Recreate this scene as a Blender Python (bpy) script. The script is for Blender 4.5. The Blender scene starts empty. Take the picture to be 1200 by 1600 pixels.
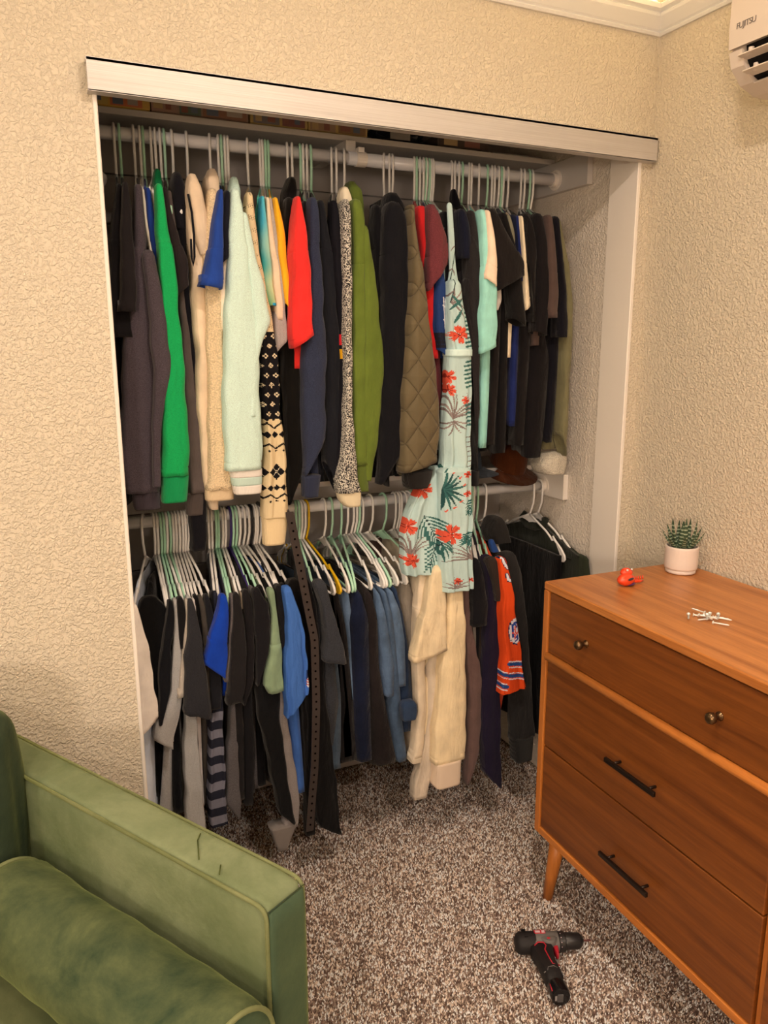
import bpy, math, random
import numpy as np
from mathutils import Vector, Matrix
random.seed(4)
# ------------------------------------------------------------------ camera
scene = bpy.context.scene
yaw, pitch, roll, FPX = 0.43620933, 0.20938678, -0.00270102, 1210.4
F = Vector((math.sin(yaw)*math.cos(pitch), math.cos(yaw)*math.cos(pitch), -math.sin(pitch)))
R0 = Vector((math.cos(yaw), -math.sin(yaw), 0)); U0 = R0.cross(F)
Rv = math.cos(roll)*R0 + math.sin(roll)*U0; Uv = -math.sin(roll)*R0 + math.cos(roll)*U0
cam_data = bpy.data.cameras.new('camera'); cam = bpy.data.objects.new('camera', cam_data)
cam_data.sensor_fit = 'HORIZONTAL'; cam_data.sensor_width = 36.0; cam_data.lens = FPX*36.0/1200.0
cam_data.clip_start = 0.02
cam.matrix_world = Matrix(((Rv.x, Uv.x, -F.x, 0), (Rv.y, Uv.y, -F.y, 0), (Rv.z, Uv.z, -F.z, 1.55), (0, 0, 0, 1)))
scene.collection.objects.link(cam); scene.camera = cam
# ------------------------------------------------------------------ world, lights, exposure
world = bpy.data.worlds.new('world'); scene.world = world; world.use_nodes = True
world.node_tree.nodes['Background'].inputs[0].default_value = (1.0, .84, .66, 1)
world.node_tree.nodes['Background'].inputs[1].default_value = 0.02
scene.view_settings.view_transform = 'Standard'; scene.view_settings.look = 'None'
scene.view_settings.gamma = 1; scene.view_settings.use_curve_mapping = False
scene.view_settings.exposure = 0.3
CEIL = 2.60
TINT = (1.0, .80, .64)
def area(name, loc, rot, size, power, col, sy=None, shape='DISK'):
    l = bpy.data.lights.new(name, 'AREA'); l.shape = shape; l.size = size
    if sy: l.size_y = sy
    l.energy = power; l.color = col
    o = bpy.data.objects.new(name, l); o.location = loc; o.rotation_euler = rot; scene.collection.objects.link(o); return o
CANS = [(.62, .75), (-1.15, .75), (.62, -1.15), (-1.15, -1.15)]
for i, (x, y) in enumerate(CANS):
    area('downlight_lamp', (x, y, CEIL-.012), (0, 0, 0), .13, (11.5, 11, 22, 18)[i], TINT)
# warm strip light lying on the picture-rail moulding, throwing light up and across the corner
area('strip_lamp', (1.661, .90, 2.4555), (0, math.radians(150), 0), .016, 3.2, (1, .70, .33), sy=1.7, shape='RECTANGLE')
area('strip_lamp', (.80, 1.788, 2.4555), (math.radians(210), 0, 0), 1.7, 3.2, (1, .70, .33), sy=.016, shape='RECTANGLE')

# ------------------------------------------------------------------ helpers
def lin(h):
    o = []
    for i in (0, 2, 4):
        c = int(h[i:i+2], 16)/255
        o.append(c/12.92 if c <= .04045 else ((c+.055)/1.055)**2.4)
    return o
GAIN = 0.98
def C(h, g=1.0):
    """photo colour -> surface colour under the room's warm lamps"""
    r = lin(h); t = (1.0, .89, .76)
    return [min(.92, c/(t[i]*GAIN)*g) for i, c in enumerate(r)]
MATS = {}
def nt(m): return m.node_tree.nodes, m.node_tree.links
def new_mat(key, rough=.5, spec=.3, metal=0.0, col=(.5, .5, .5)):
    m = bpy.data.materials.new(key); m.use_nodes = True
    b = m.node_tree.nodes['Principled BSDF']
    b.inputs['Base Color'].default_value = (*col, 1); b.inputs['Roughness'].default_value = rough
    b.inputs['Specular IOR Level'].default_value = spec; b.inputs['Metallic'].default_value = metal
    MATS[key] = m; return m, b
def tex(m, kind, scale, vec=None, **kw):
    N, L = nt(m); t = N.new(kind)
    if 'Scale' in t.inputs: t.inputs['Scale'].default_value = scale
    for k, v in kw.items():
        if k in t.inputs: t.inputs[k].default_value = v
        else: setattr(t, k, v)
    if vec is not None: L.new(vec, t.inputs['Vector'])
    return t
def objcoord(m, sc=None, rot=None):
    N, L = nt(m); tc = N.new('ShaderNodeTexCoord')
    if sc is None: return tc.outputs['Object']
    mp = N.new('ShaderNodeMapping'); mp.inputs['Scale'].default_value = sc
    if rot: mp.inputs['Rotation'].default_value = rot
    L.new(tc.outputs['Object'], mp.inputs['Vector']); return mp.outputs['Vector']
def ramp(m, fac, stops):
    N, L = nt(m); r = N.new('ShaderNodeValToRGB'); e = r.color_ramp.elements
    while len(e) < len(stops): e.new(.5)
    for q, (p, c) in zip(e, stops): q.position = p; q.color = (*c[:3], 1)
    L.new(fac, r.inputs['Fac']); return r.outputs['Color']
def wrinkle(m, b):
    'soft vertical creases of hanging cloth, chained under the fine weave'
    N, L = nt(m); t = tex(m, 'ShaderNodeTexNoise', 1.0, objcoord(m, (34, 34, 9)), Detail=3.0, Roughness=.55, Distortion=.5)
    q = N.new('ShaderNodeBump'); q.inputs['Strength'].default_value = .55; q.inputs['Distance'].default_value = .012
    L.new(t.outputs['Fac'], q.inputs['Height'])
    for n in list(N):
        if n.bl_idname == 'ShaderNodeBump' and n != q and not n.inputs['Normal'].is_linked: L.new(q.outputs['Normal'], n.inputs['Normal'])
def bump(m, b, h, strength, dist):
    N, L = nt(m); q = N.new('ShaderNodeBump'); q.inputs['Strength'].default_value = strength; q.inputs['Distance'].default_value = dist
    L.new(h, q.inputs['Height']); L.new(q.outputs['Normal'], b.inputs['Normal']); return q
def mul(c, k): return [min(1, max(0, v*k)) for v in c]
def fabric(h, kind='plain'):
    key = 'cloth_%s_%s' % (kind, h)
    if key in MATS: return MATS[key]
    c = C(h); lum = .3*c[0]+.6*c[1]+.1*c[2]; c = [min(.9, q) for q in mul(c, min(1, .62+lum*4)*(1.3 if lum > .3 else 1.08 if lum > .12 else 1.0))]; m, b = new_mat(key, .92, .12, 0, c); N, L = nt(m); v = objcoord(m)
    b.inputs['Sheen Weight'].default_value = .12; b.inputs['Sheen Roughness'].default_value = .5
    if kind == 'plain':
        n = tex(m, 'ShaderNodeTexNoise', 16, v, Detail=4.0)
        L.new(ramp(m, n.outputs['Fac'], [(.3, mul(c, .86)), (.7, mul(c, 1.12))]), b.inputs['Base Color'])
        w = tex(m, 'ShaderNodeTexNoise', 55, v, Detail=5.0); bump(m, b, w.outputs['Fac'], .35, .004)
    elif kind == 'heather':
        n = tex(m, 'ShaderNodeTexNoise', 1, objcoord(m, (500, 500, 900)), Detail=2.0)
        L.new(ramp(m, n.outputs['Fac'], [(.3, mul(c, .8 if lum > .12 else .65)), (.5, c), (.7, mul(c, 1.15 if lum > .12 else 1.4))]), b.inputs['Base Color'])
        bump(m, b, tex(m, 'ShaderNodeTexNoise', 60, v, Detail=5.0).outputs['Fac'], .3, .003)
    elif kind == 'denim':
        n = tex(m, 'ShaderNodeTexNoise', 9, v, Detail=6.0, Roughness=.65)
        L.new(ramp(m, n.outputs['Fac'], [(.3, mul(c, .55)), (.55, c), (.75, mul(c, 1.55))]), b.inputs['Base Color'])
        bump(m, b, tex(m, 'ShaderNodeTexNoise', 120, v, Detail=4.0).outputs['Fac'], .5, .003)
    elif kind == 'fleece':
        n = tex(m, 'ShaderNodeTexVoronoi', 260, v)
        L.new(ramp(m, n.outputs['Distance'], [(.1, mul(c, 1.12)), (.8, mul(c, .8))]), b.inputs['Base Color'])
        bump(m, b, n.outputs['Distance'], .6, .004)
    elif kind == 'speckle':
        n = tex(m, 'ShaderNodeTexNoise', 330, v, Detail=1.0)
        L.new(ramp(m, n.outputs['Fac'], [(.44, C('2a2724')), (.5, C('8d8276')), (.56, C('d9cbb4'))]), b.inputs['Base Color'])
        bump(m, b, n.outputs['Fac'], .8, .004)
    elif kind == 'quilt':
        # diamond stitching: two crossed families of narrow grooves
        sx = N.new('ShaderNodeSeparateXYZ'); L.new(v, sx.inputs[0])
        def groove(sgn):
            a = N.new('ShaderNodeMath'); a.operation = 'MULTIPLY_ADD'; L.new(sx.outputs['X'], a.inputs[0]); a.inputs[1].default_value = sgn*15
            z = N.new('ShaderNodeMath'); z.operation = 'MULTIPLY'; L.new(sx.outputs['Z'], z.inputs[0]); z.inputs[1].default_value = 11.0
            L.new(z.outputs[0], a.inputs[2])
            p = N.new('ShaderNodeMath'); p.operation = 'PINGPONG'; L.new(a.outputs[0], p.inputs[0]); p.inputs[1].default_value = .5
            s = N.new('ShaderNodeMath'); s.operation = 'POWER'; L.new(p.outputs[0], s.inputs[0]); s.inputs[1].default_value = .35
            return s
        g1, g2 = groove(1), groove(-1)
        mn = N.new('ShaderNodeMath'); mn.operation = 'MINIMUM'; L.new(g1.outputs[0], mn.inputs[0]); L.new(g2.outputs[0], mn.inputs[1])
        w = tex(m, 'ShaderNodeTexNoise', 24, v, Detail=5.0)
        ad = N.new('ShaderNodeMath'); ad.operation = 'MULTIPLY_ADD'; L.new(w.outputs['Fac'], ad.inputs[0]); ad.inputs[1].default_value = .35; L.new(mn.outputs[0], ad.inputs[2])
        bump(m, b, ad.outputs[0], .9, .012); b.inputs['Roughness'].default_value = .6
    elif kind == 'rib':
        n = tex(m, 'ShaderNodeTexWave', 1, objcoord(m, (150, 150, 0)), wave_type='BANDS')
        bump(m, b, n.outputs['Fac'], .5, .003)
    if kind in ('plain', 'heather', 'denim', 'fleece'): wrinkle(m, b)
    return m
def attr_mat():
    if 'printed_cloth' in MATS: return MATS['printed_cloth']
    m, b = new_mat('printed_cloth', .9, .12); N, L = nt(m)
    a = N.new('ShaderNodeAttribute'); a.attribute_name = 'Col'; L.new(a.outputs['Color'], b.inputs['Base Color'])
    v = objcoord(m); bump(m, b, tex(m, 'ShaderNodeTexNoise', 120, v, Detail=4.0).outputs['Fac'], .3, .003); wrinkle(m, b)
    return m
def plain(key, h, rough=.5, spec=.4, metal=0, g=1.0, bs=None):
    if key in MATS: return MATS[key]
    m, b = new_mat(key, rough, spec, metal, C(h, g))
    if bs:
        bump(m, b, tex(m, 'ShaderNodeTexNoise', bs[0], objcoord(m), Detail=3.0).outputs['Fac'], bs[1], bs[2])
    return m
COL = scene.collection
def link(name, me, parent=None, mat=None, smooth=True):
    if mat is not None and not me.materials: me.materials.append(mat)
    if smooth: me.polygons.foreach_set('use_smooth', [True]*len(me.polygons))
    me.update()
    o = bpy.data.objects.new(name, me); COL.objects.link(o)
    if parent: o.parent = parent
    return o
def mk(name, verts, faces, parent=None, mat=None, smooth=True, cols=None):
    me = bpy.data.meshes.new(name); me.from_pydata([tuple(v) for v in verts], [], faces)
    if cols is not None:
        a = me.color_attributes.new('Col', 'FLOAT_COLOR', 'CORNER')
        cnt = np.array([len(f) for f in faces]); arr = np.ones((cnt.sum(), 4), np.float32); arr[:, :3] = np.repeat(cols, cnt, axis=0)
        a.data.foreach_set('color', arr.ravel())
    return link(name, me, parent, mat, smooth)
def tag(o, label, cat, group=None):
    o['label'] = label; o['category'] = cat
    if group: o['group'] = group
    return o
def empty(name, loc, rz=0):
    o = bpy.data.objects.new(name, None); o.empty_display_size = .05; COL.objects.link(o); o.location = loc; o.rotation_euler = (0, 0, rz); return o
def struct(o): o['kind'] = 'structure'; return o
class MB:
    def __init__(s): s.v = []; s.f = []
    def add(s, v, f):
        k = len(s.v); s.v += [tuple(q) for q in v]; s.f += [tuple(i+k for i in q) for q in f]; return s
    def box(s, x0, x1, y0, y1, z0, z1, bev=0.0, M=None):
        if bev <= 0:
            v = [(x, y, z) for z in (z0, z1) for y in (y0, y1) for x in (x0, x1)]
            f = [(0, 2, 3, 1), (4, 5, 7, 6), (0, 1, 5, 4), (2, 6, 7, 3), (0, 4, 6, 2), (1, 3, 7, 5)]
        else:
            b = bev; v = []; 
            import itertools
            idx = {}
            for cx, cy, cz in itertools.product((0, 1), repeat=3):
                X = (x0, x1)[cx]; Y = (y0, y1)[cy]; Z = (z0, z1)[cz]; ix = b if cx == 0 else -b; iy = b if cy == 0 else -b; iz = b if cz == 0 else -b
                idx[(cx, cy, cz, 0)] = len(v); v.append((X, Y+iy, Z+iz))
                idx[(cx, cy, cz, 1)] = len(v); v.append((X+ix, Y, Z+iz))
                idx[(cx, cy, cz, 2)] = len(v); v.append((X+ix, Y+iy, Z))
            f = []
            def q(*k): f.append(tuple(idx[i] for i in k))
            for a in (0, 1):
                q(*[((a, c, d, 0)) for c, d in ((0, 0), (1, 0), (1, 1), (0, 1))][::(1 if a else -1)])
                q(*[((c, a, d, 1)) for c, d in ((0, 0), (0, 1), (1, 1), (1, 0))][::(1 if a else -1)])
                q(*[((c, d, a, 2)) for c, d in ((0, 0), (1, 0), (1, 1), (0, 1))][::(1 if a else -1)])
            for a in (0, 1):
                for c in (0, 1):
                    s1 = 1 if a == c else -1
                    q(*[(a, c, 0, 0), (a, c, 0, 1), (a, c, 1, 1), (a, c, 1, 0)][::-s1])
                    q(*[(a, 0, c, 0), (a, 0, c, 2), (a, 1, c, 2), (a, 1, c, 0)][::s1])
                    q(*[(0, a, c, 1), (0, a, c, 2), (1, a, c, 2), (1, a, c, 1)][::-s1])
                    for d in (0, 1):
                        k = [(a, c, d, 0), (a, c, d, 1), (a, c, d, 2)]; q(*(k if (a+c+d) % 2 else k[::-1]))
        if M is not None: v = [tuple(M @ Vector(p)) for p in v]
        return s.add(v, f)
    def tube(s, pts, r, n=6, closed=False, caps=True, M=None):
        pts = [Vector(p) for p in pts]; rs = r if isinstance(r, (list, tuple)) else [r]*len(pts)
        v = []; f = []; N = len(pts); up = None
        for i, p in enumerate(pts):
            a = pts[(i-1) % N] if (i or closed) else p; b = pts[(i+1) % N] if (i < N-1 or closed) else p
            t = (b-a).normalized()
            if up is None: up = Vector((0, 0, 1)) if abs(t.z) < .9 else Vector((1, 0, 0))
            e = (up - t*up.dot(t)).normalized(); g = t.cross(e); up = e
            for k in range(n):
                th = 2*math.pi*k/n; v.append(p + (e*math.cos(th)+g*math.sin(th))*rs[i])
        for i in range(N if closed else N-1):
            for k in range(n):
                A = i*n+k; B = i*n+(k+1) % n; D = ((i+1) % N)*n
                f.append((A, B, D+(k+1) % n, D+k))
        if caps and not closed: f.append(tuple(range(n))[::-1]); f.append(tuple((N-1)*n+k for k in range(n)))
        if M is not None: v = [M @ q for q in v]
        return s.add(v, f)
    def lathe(s, prof, n=24, M=None, cap=True):
        v = []; f = []
        for r, z in prof:
            for k in range(n): v.append(Vector((r*math.cos(2*math.pi*k/n), r*math.sin(2*math.pi*k/n), z)))
        for i in range(len(prof)-1):
            for k in range(n): f.append((i*n+k, i*n+(k+1) % n, (i+1)*n+(k+1) % n, (i+1)*n+k))
        if cap: f.append(tuple(range(n))[::-1]); f.append(tuple((len(prof)-1)*n+k for k in range(n)))
        if M is not None: v = [M @ q for q in v]
        return s.add(v, f)
    def prism(s, poly, z0, z1, M=None):
        n = len(poly); v = [Vector((x, y, z0)) for x, y in poly]+[Vector((x, y, z1)) for x, y in poly]
        f = [tuple(range(n))[::-1], tuple(range(n, 2*n))]+[(i, (i+1) % n, n+(i+1) % n, n+i) for i in range(n)]
        if M is not None: v = [M @ q for q in v]
        return s.add(v, f)
    def build(s, name, mat, parent=None, smooth=False): return mk(name, s.v, s.f, parent, mat, smooth)
def auto_smooth(o, ang=40):
    me = o.data; me.polygons.foreach_set('use_smooth', [True]*len(me.polygons))
    me.set_sharp_from_angle(angle=math.radians(ang)); return o

# ------------------------------------------------------------------ setting materials
def wall_mat(key, h, s=.6):
    m, b = new_mat(key, .72, .25, 0, C(h)); v = objcoord(m)
    n1 = tex(m, 'ShaderNodeTexNoise', 135, v, Detail=2.5, Roughness=.5, Distortion=.6)
    N, L = nt(m); r = N.new('ShaderNodeMapRange'); r.inputs[1].default_value = .42; r.inputs[2].default_value = .62; L.new(n1.outputs['Fac'], r.inputs[0])
    bump(m, b, r.outputs[0], s, .0036)
    return m
M_WALL = wall_mat('cream_textured_plaster', 'd8c4a6', .68)
M_CLOSET = wall_mat('white_textured_plaster', 'ead6bd', .6)
M_WHITE = plain('white_gloss_paint', 'efdec9', .4, .4)
M_SHELF = plain('white_shelf_paint', 'd2c5b6', .5, .3)
M_CEIL = plain('ceiling_paint', 'e4d6c0', .8, .2)
M_CROWN = plain('crown_paint', 'eadfcf', .5, .3)
M_BACK = plain('grey_white_planks', 'b3a69a', .6, .3)
D = 1.81; RX = 1.683; SX = 1.645
def sbox(name, x0, x1, y0, y1, z0, z1, mat, bev=0, parent=None):
    o = MB().box(x0, x1, y0, y1, z0, z1, bev).build(name, mat, parent)
    if parent is None: struct(o)
    return o
# floor slab, walls, ceiling
def carpet_mat(key, attr):
    m, b = new_mat(key, .95, .1); N, L = nt(m)
    if attr:
        a = N.new('ShaderNodeAttribute'); a.attribute_name = 'Col'; L.new(a.outputs['Color'], b.inputs['Base Color'])
    else:
        n = tex(m, 'ShaderNodeTexVoronoi', 260, objcoord(m)); N2, L2 = nt(m)
        L.new(ramp(m, n.outputs['Color'], [(.1, C('35281f')), (.5, C('7d6956')), (.9, C('c2ad93'))]), b.inputs['Base Color'])
    return m
sbox('floor', -2.6, 1.80, -2.6, 2.60, -.06, 0, carpet_mat('carpet_ground', False))
# closet-front wall built round the opening
x0, x1, zt = .19, SX, 2.125
w = MB().box(-2.6, x0, D, D+.11, 0, CEIL).box(x1, RX, D, D+.11, 0, CEIL).box(x0, x1, D, D+.11, zt, CEIL)
struct(w.build('wall_front', M_WALL))
sbox('wall_right', RX, RX+.1, -2.6, D+.11, 0, CEIL, M_WALL)
sbox('wall_left', -2.7, -2.6, -2.6, D+.11, 0, CEIL, M_WALL)
sbox('wall_behind', -2.6, RX, -2.7, -2.6, 0, CEIL, M_WALL)
sbox('ceiling', -2.7, RX+.1, -2.7, 2.62, CEIL, CEIL+.05, M_CEIL)
# closet interior
sbox('wall_closet_right', SX, SX+.1, D+.11, 2.60, 0, CEIL, M_CLOSET)
sbox('wall_closet_left', -.26, -.16, D+.11, 2.60, 0, CEIL, M_CLOSET)
wb = sbox('wall_closet_back', -.16, SX, 2.485, 2.60, 0, CEIL, M_BACK)
zz = [0, .14, .32, .50, .68, .86, 1.04, 1.22, 1.40, 1.58, 1.76, 1.90, 2.036, 2.24, 2.42, CEIL]
for a, b_ in zip(zz[:-1], zz[1:]):
    sbox('plank', -.16, SX, 2.47, 2.485, a+.0018, b_-.0018, M_BACK, .002, wb)
# jamb lining, white trim
sbox('trim_1', SX-.012, SX, D-.004, D+.115, 0, zt, M_WHITE, .002)
sbox('trim_2', x0, x0+.009, D-.004, D+.115, 0, zt, M_WHITE, .002)
sbox('trim_3', x0, SX, D+.002, D+.115, zt-.006, zt, M_WHITE)
# brushed aluminium track fascia across the opening
m, b = new_mat('brushed_aluminium', .46, .5, .35, C('d5c7b6')); v = objcoord(m, (3, 200, 400))
nn = tex(m, 'ShaderNodeTexNoise', 1.5, v, Detail=6.0); N, L = nt(m)
L.new(ramp(m, nn.outputs['Fac'], [(.3, C('b9ac9d')), (.7, C('cfc2b3'))]), b.inputs['Base Color'])
bump(m, b, nn.outputs['Fac'], .06, .001); M_ALU = m
b.inputs['Anisotropic'].default_value = .6
fa = MB().box(x0-.010, 1.676, D-.028, D-.024, 2.055, 2.118, .001).box(x0-.010, 1.676, D-.028, D-.001, 2.112, 2.118).box(x0-.010, 1.676, D-.028, D-.001, 2.055, 2.058)
o = fa.build('sliding_door_track', M_ALU); tag(o, 'brushed aluminium sliding door track fascia across the top of the closet opening', 'door track')
# crown moulding, profile swept along two walls
prof = [(0, 2.380), (.006, 2.380), (.010, 2.386), (.006, 2.390), (.012, 2.394), (.030, 2.418), (.032, 2.424), (.028, 2.428), (.038, 2.434), (.040, 2.444), (.034, 2.449), (0, 2.449)]
def crown(name, path_fn):
    v = []; f = []; n = len(prof)
    for e in (0, 1):
        for d, z in prof: v.append(path_fn(e, d)+(z,))
    for i in range(n): f.append((i, (i+1) % n, n+(i+1) % n, n+i))
    f.append(tuple(range(n))); f.append(tuple(range(n, 2*n))[::-1])
    return struct(mk(name, v, f, None, M_CROWN, False))
crown('trim_4', lambda e, d: ((-2.6+d) if e == 0 else RX-d, D-d))
crown('trim_5', lambda e, d: (RX-d, D-d if e == 0 else -2.6+d))
crown('trim_6', lambda e, d: (-2.6+d, D-d if e == 0 else -2.6+d))
# baseboards
M_BASE = M_WHITE
sbox('baseboard_front', -2.6, x0-.012, D-.014, D, 0, .09, M_BASE, .003)
sbox('baseboard_right', RX-.014, RX, -2.6, D-.002, 0, .09, M_BASE, .003)
# can lights
M_LAMP, lb = new_mat('lamp_lens', .5); lb.inputs['Emission Color'].default_value = (*TINT, 1); lb.inputs['Emission Strength'].default_value = 8
for i, (x, y) in enumerate(CANS):
    e = empty('recessed_downlight', (x, y, CEIL)); tag(e, 'round recessed ceiling downlight over the %s of the room' % ('closet side', 'left closet side', 'entrance side', 'far left side')[i], 'light')
    MB().lathe([(.095, 0), (.095, -.006), (.07, -.008), (.068, 0)], 28, cap=False).build('trim_ring', M_WHITE, e, True)
    MB().lathe([(.068, -.001), (.068, -.004)], 28).build('lens', M_LAMP, e)
# ------------------------------------------------------------------ closet fittings
sh = empty('upper_closet_shelf', (.7, 2.3, 2.126)); tag(sh, 'white upper closet shelf board above the upper rod, boxes stacked on it', 'shelf')
def ch(par, mb, name, mat, bev=False, smooth=False):
    o = mb.build(name, mat, par, smooth); o.matrix_parent_inverse = par.matrix_world.inverted() if False else Matrix.Translation(-Vector(par.location)); return o
ch(sh, MB().box(-.158, SX-.002, 2.205, 2.468, 2.127, 2.1425, .001), 'board', M_SHELF)
ch(sh, MB().box(SX-.021, SX-.001, 2.015, 2.468, 2.035, 2.1265, .001), 'cleat', M_SHELF)
ch(sh, MB().box(-.159, -.139, 2.015, 2.468, 2.035, 2.1265, .001), 'cleat', M_SHELF)
ch(sh, MB().box(.905, .935, 2.19, 2.205, 2.085, 2.1265, .001).box(.905, .935, 2.205, 2.468, 2.105, 2.1265), 'bracket', M_WHITE)
sl = empty('lower_closet_shelf', (.7, 2.3, 1.132)); tag(sl, 'white lower closet shelf just above the lower rod, mostly hidden by clothes', 'shelf')
ch(sl, MB().box(-.158, SX-.002, 2.205, 2.468, 1.132, 1.148, .001), 'board', M_SHELF)
ch(sl, MB().box(SX-.021, SX-.001, 2.062, 2.468, 1.046, 1.1315, .001), 'cleat', M_WHITE)
ch(sl, MB().box(-.159, -.139, 2.062, 2.468, 1.046, 1.1315, .001), 'cleat', M_WHITE)
ch(sl, MB().box(-.138, SX-.022, 2.452, 2.4695, 1.046, 1.1315, .001), 'ledger', M_SHELF)
M_ROD = plain('white_rod_paint', 'e9dfd6', .25, .5)
RR = .0165
ZU, ZL, RY = 2.073, 1.08, 2.17
def rod(name, z, label, sock):
    e = empty(name, (.75, RY, z)); tag(e, label, 'closet rod')
    M = Matrix.Rotation(math.pi/2, 4, 'Y')
    a = MB(); a.tube([(-.137, RY, z), (.93, RY, z)] if sock else [(-.137, RY, z), (SX-.024, RY, z)], RR, 20); ch(e, a, 'tube', M_ROD, smooth=True)
    if sock:
        a = MB(); a.tube([(.90, RY, z), (SX-.024, RY, z)], RR+.0016, 20); ch(e, a, 'outer_tube', M_ROD, smooth=True)
        a = MB(); a.tube([(.925, RY, z), (.955, RY, z)], RR+.004, 20); a.box(.93, .948, RY-.012, RY+.012, z+.015, z+.03); ch(e, a, 'hook_bracket', M_WHITE)
    for xx, s in ((SX-.0215, -1), (-.1385, 1)):
        a = MB(); a.tube([(xx, RY, z), (xx+s*.004, RY, z)], .031, 24); a.tube([(xx+s*.004, RY, z), (xx+s*.018, RY, z)], .0225, 24); auto_smooth(ch(e, a, 'socket', M_WHITE))
rod('upper_closet_rod', ZU, 'white upper closet rod crowded with hangers', True)
rod('lower_closet_rod', ZL, 'white lower closet rod at waist height', False)
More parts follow.
